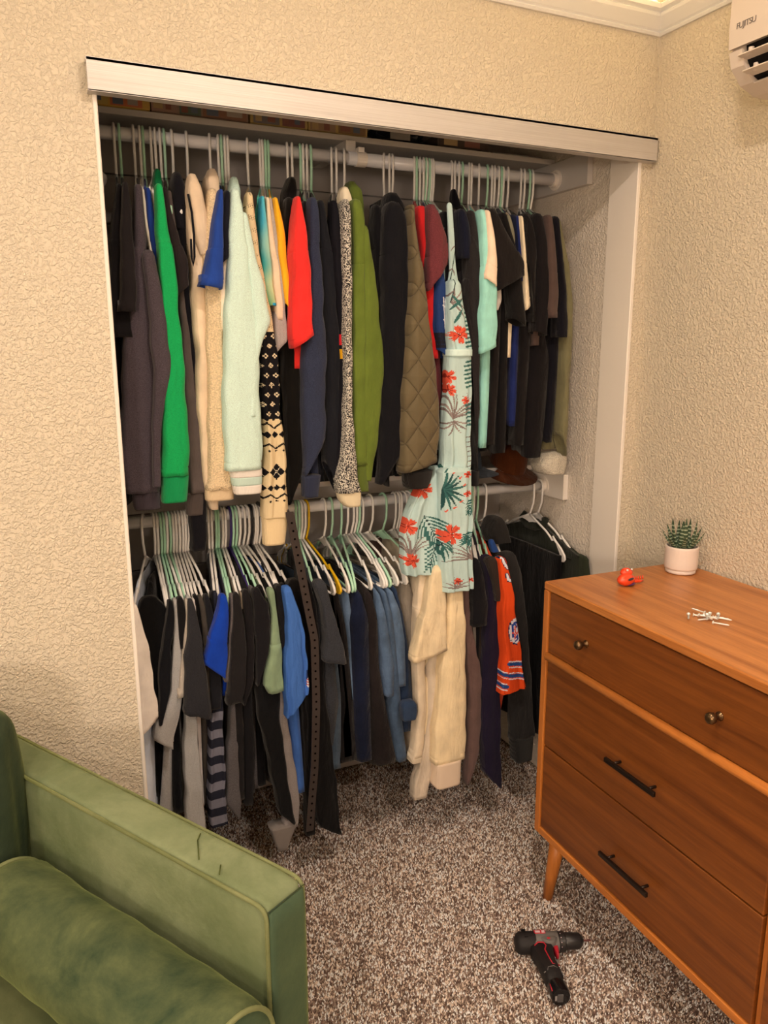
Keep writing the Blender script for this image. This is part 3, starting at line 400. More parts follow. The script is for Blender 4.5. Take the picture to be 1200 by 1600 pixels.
dict(rod='L',hx=.305,hc='w',name='tank_top',cat='tank top',label='black velvet tank top slung on the first hanger of the lower rod',col='0d0c0e',Y=1.975,kind='tee',mat='plain',hd=.03,xs=.2551,sl=[(.915,.2551,.0244),(.896,.2571,.0332),(.807,.266,.0321),(.717,.2701,.0227),(.629,.2596,.0147),(.575,.2546,.0098)],body=[(.991,.2522,.0166),(.797,.2634,.0243),(.56,.2552,.0133),(.429,.2487,.0117)],zb=.35,he=.2961),
dict(rod='L',hx=.314,hc='w',name='t_shirt',cat='t-shirt',label='black t-shirt second along the lower rod with a slanting sleeve',col='141418',Y=1.945,kind='tee',mat='plain',hd=.03,xs=.3011,sl=[(.915,.3011,.006),(.898,.3026,.0072),(.813,.2943,.0136),(.71,.2761,.0177),(.588,.2548,.0089)]),
dict(rod='L',hx=.323,hc='g',name='sweatshirt',cat='sweatshirt',label='light grey heather sweatshirt with a drooping raglan sleeve near the sofa',col='968f87',Y=1.955,kind='tee',mat='heather',hd=.03,xs=.3148,sl=[(.915,.3148,.0053),(.806,.3136,.0089),(.718,.3078,.0147),(.63,.2936,.0221),(.544,.2687,.0237),(.504,.282,.0083)],body=[(.937,.3127,.0081),(.706,.3108,.0099),(.526,.2835,.0134),(.312,.2589,.0186)],zb=.28),
dict(rod='L',hx=.331,hc='g',name='t_shirt',cat='t-shirt',label='black t-shirt between two grey sleeves at the left of the lower rod',col='1c1919',Y=1.95,kind='tee',mat='plain',hd=.03,xs=.3268,sl=[(.915,.3268,.0087),(.867,.3292,.0122),(.788,.3281,.009)]),
dict(rod='L',hx=.338,hc='w',name='t_shirt',cat='t-shirt',label='oatmeal t-shirt with a long narrow sleeve over grey heather',col='a69886',Y=1.94,kind='tee',mat='plain',hd=.03,xs=.3415,sl=[(.915,.3415,.0043),(.876,.345,.0065),(.739,.3251,.009),(.657,.3122,.009)],zb=.55),
dict(rod='L',hx=.347,hc='g',name='sweatshirt',cat='sweatshirt',label='broad grey marl sweatshirt whose sleeve reaches down behind the sofa arm',col='9d9891',Y=1.965,kind='sweat',mat='heather',hd=.03,xs=.3496,sl=[(.915,.3496,.0054),(.867,.3544,.0082),(.707,.3457,.0117),(.58,.3372,.0152),(.467,.3354,.0213),(.351,.3353,.0241),(.233,.3361,.0279)],body=[(.929,.3503,.0083),(.643,.326,.0135),(.458,.3104,.0154),(.285,.2989,.0173)],zb=.28,bcol='857f77'),
dict(rod='L',hx=.356,hc='w',name='t_shirt',cat='t-shirt',label='washed charcoal t-shirt with double-stitched frayed hem',col='2f2d2f',Y=1.925,kind='tee',mat='heather',hd=.035,xs=.3488,sl=[(.915,.3488,.0065),(.897,.3505,.0089),(.828,.3525,.0163),(.757,.3505,.0246),(.686,.3501,.0297),(.617,.3507,.0341),(.59,.3576,.0209)]),
dict(rod='L',hx=.364,hc='w',name='t_shirt',cat='t-shirt',label='white t-shirt showing a thin curved edge beside the washed charcoal one',col='bdb1a8',Y=1.94,kind='tee',mat='plain',hd=.03,xs=.3588,sl=[(.915,.3588,.0033),(.874,.3605,.0041)]),
dict(rod='L',hx=.373,hc='w',name='t_shirt',cat='t-shirt',label='plain black t-shirt behind the washed charcoal one',col='161416',Y=1.965,kind='tee',mat='plain',hd=.03,xs=.3693,sl=[(.915,.3693,.0053),(.881,.3752,.0066),(.791,.3814,.0076),(.681,.3869,.0068)]),
dict(rod='L',hx=.382,hc='w',name='t_shirt',cat='t-shirt',label='dark olive brown t-shirt on the lower rod left of the cobalt one',col='4b4239',Y=1.955,kind='tee',mat='plain',hd=.03,xs=.3795,sl=[(.915,.3795,.0052),(.883,.3857,.0075),(.776,.3878,.0084),(.685,.3866,.0085),(.593,.3855,.0085)]),
dict(rod='L',hx=.389,hc='w',name='t_shirt',cat='t-shirt',label='faded black t-shirt with a straight hem under the cobalt sleeve',col='201f22',Y=1.95,kind='tee',mat='plain',hd=.03,xs=.3939,sl=[(.915,.3939,.0067),(.882,.3997,.0092),(.793,.4028,.0101),(.683,.4061,.0154),(.603,.4005,.0154)]),
dict(rod='L',hx=.396,hc='w',name='t_shirt',cat='t-shirt',label='soft black t-shirt left of the cobalt blue one',col='19171a',Y=1.972,kind='tee',mat='plain',hd=.03,xs=.416,sl=[(.915,.416,.0059),(.8,.4202,.0086)]),
dict(rod='L',hx=.457,hc='w',name='long_sleeve_shirt',cat='shirt',label='black and grey broad-striped long-sleeved shirt',col='26262f',Y=1.968,kind='sweat',mat='attr',hd=.03,xs=.4217,sl=[(.915,.4217,.0053),(.783,.4236,.0103),(.6,.4097,.0156),(.544,.407,.0174),(.411,.4007,.0229),(.293,.3986,.0249),(.243,.3999,.025)],pat='stripes'),
dict(rod='L',hx=.466,hc='w',name='t_shirt',cat='t-shirt',label='cobalt blue t-shirt with a flipped-up short sleeve',col='123b9c',Y=1.925,kind='tee',mat='plain',hd=.03,xs=.4317,sl=[(.915,.4317,.0094),(.894,.4331,.0125),(.851,.4253,.0184),(.8,.4153,.0226),(.742,.405,.0269),(.714,.4112,.016),(.692,.4143,.0085)],zb=.62),
dict(rod='L',hx=.477,hc='g',name='t_shirt',cat='t-shirt',label='taupe marl t-shirt right of the cobalt blue one',col='635853',Y=1.932,kind='tee',mat='heather',hd=.03,xs=.4578,sl=[(.915,.4578,.005),(.897,.4604,.0059),(.791,.4515,.0085),(.72,.4406,.0094),(.681,.4336,.0077)]),
dict(rod='L',hx=.484,hc='g',name='t_shirt',cat='t-shirt',label='black t-shirt with a long straight sleeve right of the taupe marl one',col='231f1f',Y=1.925,kind='tee',mat='plain',hd=.03,xs=.466,sl=[(.915,.466,.0082),(.88,.4681,.0111),(.791,.4687,.0206),(.701,.4588,.0233),(.62,.4492,.0208)]),
dict(rod='L',hx=.495,hc='w',name='t_shirt',cat='t-shirt',label='tan t-shirt visible as a sliver between black sleeves',col='8f7d68',Y=1.945,kind='tee',mat='plain',hd=.03,xs=.4843,sl=[(.915,.4843,.0027),(.871,.485,.0026)],body=[(.952,.4815,.0069),(.591,.4858,.009),(.428,.4772,.0073)],zb=.36),
dict(rod='L',hx=.503,hc='w',name='t_shirt',cat='t-shirt',label='black t-shirt with a curled hem in the middle of the left cluster',col='1f1b1c',Y=1.94,kind='tee',mat='plain',hd=.03,xs=.4957,sl=[(.915,.4957,.0086),(.889,.4984,.0112),(.78,.5027,.0131),(.689,.4947,.0159),(.6,.4893,.0089)]),
dict(rod='L',hx=.517,hc='p',name='t_shirt',cat='t-shirt',label='black t-shirt on the purple hanger',col='1d1a1c',Y=1.93,kind='tee',mat='plain',hd=.03,xs=.5223,sl=[(.915,.5223,.0118),(.85,.5353,.0211),(.778,.5344,.0195),(.706,.5255,.0151),(.654,.5245,.0161)],body=[(.952,.5159,.0105),(.605,.4986,.0143),(.43,.4981,.0191),(.213,.4848,.013)],zb=.27),
dict(rod='L',hx=.525,hc='g',name='sweater',cat='sweater',label='medium grey sweater with its sleeve hanging between black ones',col='5b5452',Y=1.975,kind='sweat',mat='heather',hd=.03,xs=.5213,sl=[(.915,.5213,.005),(.764,.5198,.0107),(.605,.463,.0107),(.434,.4501,.0162),(.297,.4441,.02),(.235,.4469,.0146)]),
dict(rod='L',hx=.534,hc='g',name='t_shirt',cat='t-shirt',label='dark t-shirt behind the sage green one',col='171517',Y=1.965,kind='tee',mat='plain',hd=.03,xs=.543,sl=[(.915,.543,.007),(.892,.5461,.0098),(.8,.5526,.009)]),
dict(rod='L',hx=.543,hc='w',name='t_shirt',cat='t-shirt',label='sage green t-shirt on the lower rod',col='7d8d6b',Y=1.925,kind='tee',mat='plain',hd=.03,xs=.5604,sl=[(.915,.5604,.009),(.856,.5686,.0062),(.774,.5668,.0143),(.701,.5626,.0216),(.649,.5591,.0271),(.629,.5638,.0218)],zb=.6),
dict(rod='L',hx=.556,hc='w',name='t_shirt',cat='t-shirt',label='black t-shirt tucked right of the sage green one',col='1c191b',Y=1.935,kind='tee',mat='plain',hd=.03,xs=.5858,sl=[(.915,.5858,.0097),(.895,.5909,.0134),(.802,.5989,.0136),(.74,.5951,.0082)]),
dict(rod='L',hx=.568,hc='w',name='t_shirt',cat='t-shirt',label='denim blue t-shirt with a small flag patch on the sleeve',col='4167a6',Y=1.912,kind='tee',mat='attr',hd=.035,xs=.601,sl=[(.915,.601,.0122),(.829,.6168,.0199),(.733,.6169,.0283),(.648,.621,.0332),(.62,.6193,.0323),(.583,.6117,.0222),(.551,.6154,.0102)],body=[(.947,.5903,.0089),(.566,.6278,.0122),(.406,.6358,.0115),(.231,.641,.0137)],zb=.28,pat='flag',bcol='3c5f9c'),
dict(rod='L',hx=.579,hc='k',name='dress',cat='dress',label='long black knitted dress with a wide cuffed sleeve',col='141314',Y=1.955,kind='sweat',mat='plain',hd=.03,xs=.5888,sl=[(.915,.5888,.007),(.833,.5962,.0109),(.635,.5495,.0364),(.518,.5527,.0295),(.376,.5695,.0254),(.249,.5865,.024),(.197,.5877,.0154)]),
dict(rod='L',hx=.589,hc='w',name='sweatshirt',cat='sweatshirt',label='grey marl sweatshirt with a sock-like cuff hanging lowest at the left',col='8b7f77',Y=1.962,kind='sweat',mat='heather',hd=.03,xs=.6035,sl=[(.915,.6035,.0042),(.755,.6033,.0074),(.605,.5865,.0102),(.465,.5972,.0142),(.341,.6118,.0173),(.216,.6169,.0166),(.181,.6052,.0234)],cuff=([(.193,.5843,.0424),(.163,.5813,.0309),(.115,.5786,.0126)],'8a7e74')),
dict(rod='L',hx=.596,hc='w',name='t_shirt',cat='t-shirt',label='black t-shirt with glossy trim between sage green and denim blue',col='121013',Y=1.96,kind='tee',mat='plain',hd=.03,xs=.6037,sl=[(.915,.6037,.0063),(.885,.6086,.0091),(.753,.6156,.0056),(.56,.6231,.0076)],body=[(.932,.6049,.0092),(.545,.6289,.0153),(.214,.6392,.0119)],zb=.3),
dict(rod='L',hx=.604,hc='w',name='coat',cat='coat',label='long black wool coat left of the studded strap',col='161211',Y=1.965,kind='sweat',mat='plain',hd=.03,xs=.637,sl=[(.915,.637,.0172),(.879,.6415,.0222),(.744,.6641,.0151),(.548,.6688,.0174),(.345,.6697,.0158),(.136,.6667,.014)]),
dict(rod='L',hx=.719,hc='g',name='cardigan',cat='cardigan',label='floor-length black cardigan right of the studded strap',col='121011',Y=1.955,kind='sweat',mat='plain',hd=.03,xs=.6661,sl=[(.915,.6661,.0142),(.84,.6763,.0207),(.548,.6907,.0311),(.343,.7002,.0417),(.17,.7188,.0366),(.119,.7259,.0287)]),
dict(rod='L',hx=.727,hc='g',name='t_shirt',cat='t-shirt',label='charcoal heather t-shirt with wide sleeve beside the yellow hanger',col='39393c',Y=1.925,kind='tee',mat='heather',hd=.035,xs=.6986,sl=[(.915,.6986,.016),(.843,.7182,.0132),(.766,.7302,.021),(.692,.7377,.0338),(.675,.7421,.0213)],body=[(.968,.6831,.013),(.657,.7388,.0206),(.536,.7446,.0268),(.356,.7312,.007)],zb=.4),
dict(rod='L',hx=.733,hc='w',name='jeans',cat='jeans',label='acid-washed blue grey jeans under the charcoal heather t-shirt',col='4d5a66',Y=1.955,kind='pants',mat='denim',hd=.03,body=[(.856,.7608,.0098),(.63,.7669,.02),(.498,.7668,.0223),(.332,.766,.0185)],xs=.7608,zb=.38,he=.7275),
dict(rod='L',hx=.741,hc='w',name='trousers',cat='trousers',label='black corduroy trousers left of the light blue jeans',col='1d1818',Y=1.955,kind='pants',mat='plain',hd=.03,body=[(.883,.7712,.0157),(.715,.7934,.0171),(.51,.8099,.0165),(.34,.8038,.0375)],xs=.7712,zb=.385,he=.7601),
dict(rod='L',hx=.751,hc='y',name='trousers',cat='trousers',label='black trousers folded over the yellow hanger',col='151214',Y=1.955,kind='pants',mat='plain',hd=.03,body=[(.905,.753,.0185),(.717,.7783,.014),(.513,.7955,.0143),(.365,.8039,.0167)],xs=.753,zb=.4,he=.7795),
dict(rod='L',hx=.808,hc='w',name='jeans',cat='jeans',label='pale blue jeans seen as a thin strip left of the navy pair',col='5c6d80',Y=1.955,kind='pants',mat='denim',hd=.03,body=[(.859,.8084,.01),(.711,.8176,.0091),(.548,.8228,.0082)],xs=.8084,zb=.5,he=.8049),
dict(rod='L',hx=.831,hc='g',name='jeans',cat='jeans',label='dark navy jeans with ripped hem in the middle of the lower rod',col='1a2138',Y=1.935,kind='pants',mat='denim',hd=.03,body=[(.9,.8325,.0219),(.792,.8426,.0313),(.713,.8448,.0285),(.51,.8502,.026),(.406,.8525,.0252),(.346,.8562,.0233)],xs=.8325,zb=.385,he=.8168),
dict(rod='L',hx=.863,hc='g',name='jeans',cat='jeans',label='brown black jeans left of the faded blue ones',col='2a2221',Y=1.93,kind='pants',mat='denim',hd=.03,body=[(.897,.8623,.0161),(.789,.8778,.0184),(.628,.8831,.0166),(.48,.9035,.0212),(.314,.9257,.0358)],xs=.8623,zb=.375,he=.8247),
dict(rod='L',hx=.881,hc='w',name='jeans',cat='jeans',label='washed black jeans with a buttoned waistband hanging low',col='221e1d',Y=1.955,kind='pants',mat='denim',hd=.03,body=[(.888,.8856,.0102),(.699,.8885,.0104),(.535,.8886,.0138),(.472,.8914,.0107)],xs=.8856,zb=.45,he=.8747),
dict(rod='L',hx=.898,hc='w',name='jeans',cat='jeans',label='faded blue jeans, left of the three folded side by side',col='52647a',Y=1.925,kind='pants',mat='denim',hd=.03,body=[(.9,.8853,.0091),(.786,.9043,.0144),(.622,.929,.019),(.549,.9321,.0138)],xs=.8853,zb=.48,he=.9155),
dict(rod='L',hx=.909,hc='w',name='jeans',cat='jeans',label='faded blue jeans, middle of the three folded side by side',col='4b5c70',Y=1.93,kind='pants',mat='denim',hd=.03,body=[(.896,.9059,.0092),(.781,.9295,.0146),(.616,.9505,.0128),(.447,.9603,.0163),(.315,.976,.0166)],xs=.9059,zb=.38,he=.9237),
dict(rod='L',hx=.918,hc='g',name='jeans',cat='jeans',label='faded blue jeans, right of the three folded side by side',col='57697e',Y=1.928,kind='pants',mat='denim',hd=.03,body=[(.894,.9256,.0113),(.778,.9536,.0168),(.695,.9654,.0202),(.571,.9732,.0151)],xs=.9256,zb=.5,he=.9361),
dict(rod='L',hx=.928,hc='w',name='jeans',cat='jeans',label='dark blue jeans hanging upside down with button and fly showing',col='2b3a52',Y=1.94,kind='pants',mat='denim',hd=.03,body=[(.883,.9499,.0094),(.73,.9787,.0107),(.625,.9909,.0185),(.477,.997,.0242),(.413,.9972,.0199)],xs=.9499,zb=.45,ex=[('waistband',[(.502,.9742,.0237),(.477,.9754,.0248),(.456,.9755,.0206)],1.925,.02,'33435b','denim')],he=.9611),
dict(rod='L',hx=.961,hc='w',name='trousers',cat='trousers',label='grey linen trousers left of the cream t-shirt',col='857868',Y=1.955,kind='pants',mat='plain',hd=.03,body=[(.883,.9986,.0278),(.78,1.0141,.0217),(.675,1.0278,.0176),(.548,1.0352,.0112)],xs=.9986,zb=.5,he=.9905),
dict(rod='L',hx=1.007,hc='g',name='trousers',cat='trousers',label='stone-coloured trousers on the broad green hanger',col='9a8c78',Y=1.955,kind='pants',mat='plain',hd=.03,body=[(.877,1.0396,.0304),(.755,1.0448,.0176),(.61,1.0459,.0134)],xs=1.0396,zb=.55,he=1.0439),
dict(rod='L',hx=1.045,hc='w',name='sweatshirt',cat='sweatshirt',label='beige sweatshirt with its sleeve hanging like a sock over the carpet',col='c7b193',Y=1.95,kind='sweat',mat='plain',hd=.03,xs=1.0276,sl=[(.915,1.0276,.012),(.879,1.0276,.015),(.689,1.0204,.0152),(.48,1.0264,.0155),(.395,1.0237,.0167),(.311,1.0131,.0168)],cuff=([(.312,1.0109,.0168),(.297,1.0088,.0168)],'c7b193')),
dict(rod='L',hx=1.056,hc='w',name='sweatpants',cat='sweatpants',label='putty sweatpants whose leg reaches lowest over the carpet',col='b5a28a',Y=1.96,kind='sweat',mat='plain',hd=.03,xs=1.061,sl=[(.915,1.061,.0104),(.871,1.061,.013),(.573,1.0686,.0179),(.402,1.0705,.0182),(.295,1.0581,.0274),(.233,1.0404,.0296),(.162,1.0307,.024)]),
dict(rod='L',hx=1.065,hc='w',name='t_shirt',cat='t-shirt',label='cream t-shirt with double-stitched sleeve under the jumpsuit leg',col='cfb68f',Y=1.915,kind='tee',mat='plain',hd=.035,xs=1.0589,sl=[(.915,1.0589,.0197),(.894,1.0589,.0246),(.796,1.0506,.0344),(.698,1.0391,.0519),(.666,1.0363,.0574),(.642,1.0155,.0194)]),
dict(rod='L',hx=1.078,hc='w',name='sweatshirt',cat='sweatshirt',label='large cream sweatshirt with pinkish ribbed cuff near the floor',col='d3b98f',Y=1.925,kind='sweat',mat='plain',hd=.04,xs=1.1222,sl=[(.915,1.1222,.0158),(.873,1.1222,.0198),(.742,1.1248,.0334),(.577,1.12,.044),(.365,1.1136,.0574),(.29,1.1102,.0553)],cuff=([(.291,1.1066,.0449),(.258,1.1059,.0439),(.209,1.1055,.0429)],'d6b99a')),
dict(rod='L',hx=1.092,hc='w',name='sweater',cat='sweater',label='mauve brown sweater right of the large cream sweatshirt',col='684f47',Y=1.955,kind='sweat',mat='plain',hd=.03,xs=1.1739,sl=[(.915,1.1739,.0109),(.838,1.1739,.0136),(.701,1.1894,.0127),(.548,1.2127,.0189),(.415,1.2243,.0204),(.293,1.2213,.0217),(.165,1.2122,.0146)]),
dict(rod='L',hx=1.106,hc='g',name='jacket',cat='jacket',label='stone grey jacket edge beside the black t-shirt under the right hangers',col='7b7164',Y=1.965,kind='tee',mat='plain',hd=.03,xs=1.2049,sl=[(.915,1.2049,.0063),(.756,1.2184,.007),(.628,1.2227,.0059)]),
dict(rod='L',hx=1.316,hc='w',name='t_shirt',cat='t-shirt',label='black t-shirt left of the deep purple sweatshirt',col='19171a',Y=1.935,kind='tee',mat='plain',hd=.03,xs=1.2014,sl=[(.915,1.2014,.0115),(.869,1.2098,.0194),(.786,1.2177,.0253),(.713,1.2208,.0267)],body=[(.921,1.2166,.0115),(.646,1.2423,.0213),(.56,1.2458,.0227)],zb=.55,he=1.2317),
dict(rod='L',hx=1.331,hc='g',name='sweatshirt',cat='sweatshirt',label='deep purple sweatshirt left of the orange jersey',col='231a30',Y=1.948,kind='sweat',mat='plain',hd=.03,xs=1.2525,sl=[(.915,1.2525,.0155),(.858,1.2677,.021),(.753,1.2768,.0248),(.539,1.2763,.0325),(.316,1.2794,.0369),(.2,1.289,.0336),(.127,1.3098,.0177)],pat='purp',he=1.2596),
dict(rod='L',hx=1.34,hc='w',name='jacket',cat='jacket',label='dark brown suede jacket with flat collar above the purple sweatshirt',col='382c25',Y=1.925,kind='tee',mat='plain',hd=.03,xs=1.2519,sl=[(.915,1.2519,.0161),(.843,1.2731,.0128),(.786,1.2796,.0082)],he=1.248),
dict(rod='L',hx=1.353,hc='g',name='sports_jersey',cat='jersey',label='orange football jersey with blue collar, white number and round sleeve patch',col='e04a1c',Y=1.912,kind='tee',mat='attr',hd=.035,xs=1.279,sl=[(.915,1.279,.013),(.801,1.3033,.02),(.696,1.3131,.0263),(.587,1.3279,.0327),(.521,1.3316,.039),(.49,1.3341,.0453),(.481,1.3148,.0256)],body=[(.94,1.2799,.0116),(.728,1.3104,.0168),(.467,1.3193,.0172),(.209,1.2664,.0246),(.148,1.2509,.0222)],zb=.33,ex=[('collar',[(.973,1.2552,.008),(.96,1.2602,.0103),(.941,1.2688,.0115)],1.925,.012,'22427a','plain')],pat='jersey'),
dict(rod='L',hx=1.383,hc='w',name='hoodie',cat='hoodie',label='dark grey hooded sweatshirt right of the orange jersey',col='2d2a28',Y=1.955,kind='sweat',mat='plain',hd=.03,xs=1.3307,sl=[(.915,1.3307,.026),(.845,1.3533,.0314),(.714,1.3753,.0295),(.625,1.3899,.0287),(.445,1.4023,.0368),(.283,1.4115,.0452)],cuff=([(.283,1.4127,.0388),(.2,1.416,.0312)],'2a2826'),ex=[('hood',[(1.013,1.3323,.0193),(.986,1.3333,.0338),(.943,1.3467,.0316)],2.03,.04,'2c2825','plain')])]
JUMPSUIT = dict(straps=[(1.922,1.0962,.0079),(1.86,1.1022,.009),(1.76,1.109,.0101),(1.71,1.1079,.0182)],bodice=[(1.717,1.1021,.0181),(1.675,1.1069,.0223),(1.624,1.112,.0286),(1.572,1.1192,.035),(1.54,1.124,.0372)],band=[(1.544,1.1211,.0382),(1.526,1.1215,.0382)],hips=[(1.526,1.1222,.0372),(1.448,1.1216,.0396),(1.358,1.1192,.042),(1.267,1.1178,.0455),(1.193,1.1171,.0479)],front=[(1.205,1.1072,.0507),(1.121,1.1088,.0511),(1.026,1.1116,.0527),(.928,1.1156,.0532),(.851,1.1181,.0526)],back=[(1.202,1.0725,.019),(1.156,1.0502,.042),(1.082,1.0324,.0609),(1.007,1.0258,.0664),(.949,1.0242,.0668),(.903,1.0275,.0597)],hx=1.159,xs=1.1117)
UP_EXTRA = [(.759,.7047,'g','mint green hanger just right of the red t-shirt, upper rod'),(1.167,1.0915,'w','white hanger left of the one carrying the floral jumpsuit'),(1.174,1.1054,'w','white hanger tilted beside the floral jumpsuit strap'),(1.15,1.0796,'g','mint green hanger whose rounded end shows left of the jumpsuit strap')]
LOW_EXTRA = [(1.316,1.2387,'w','white hanger just right of the jumpsuit leg on the lower rod')]
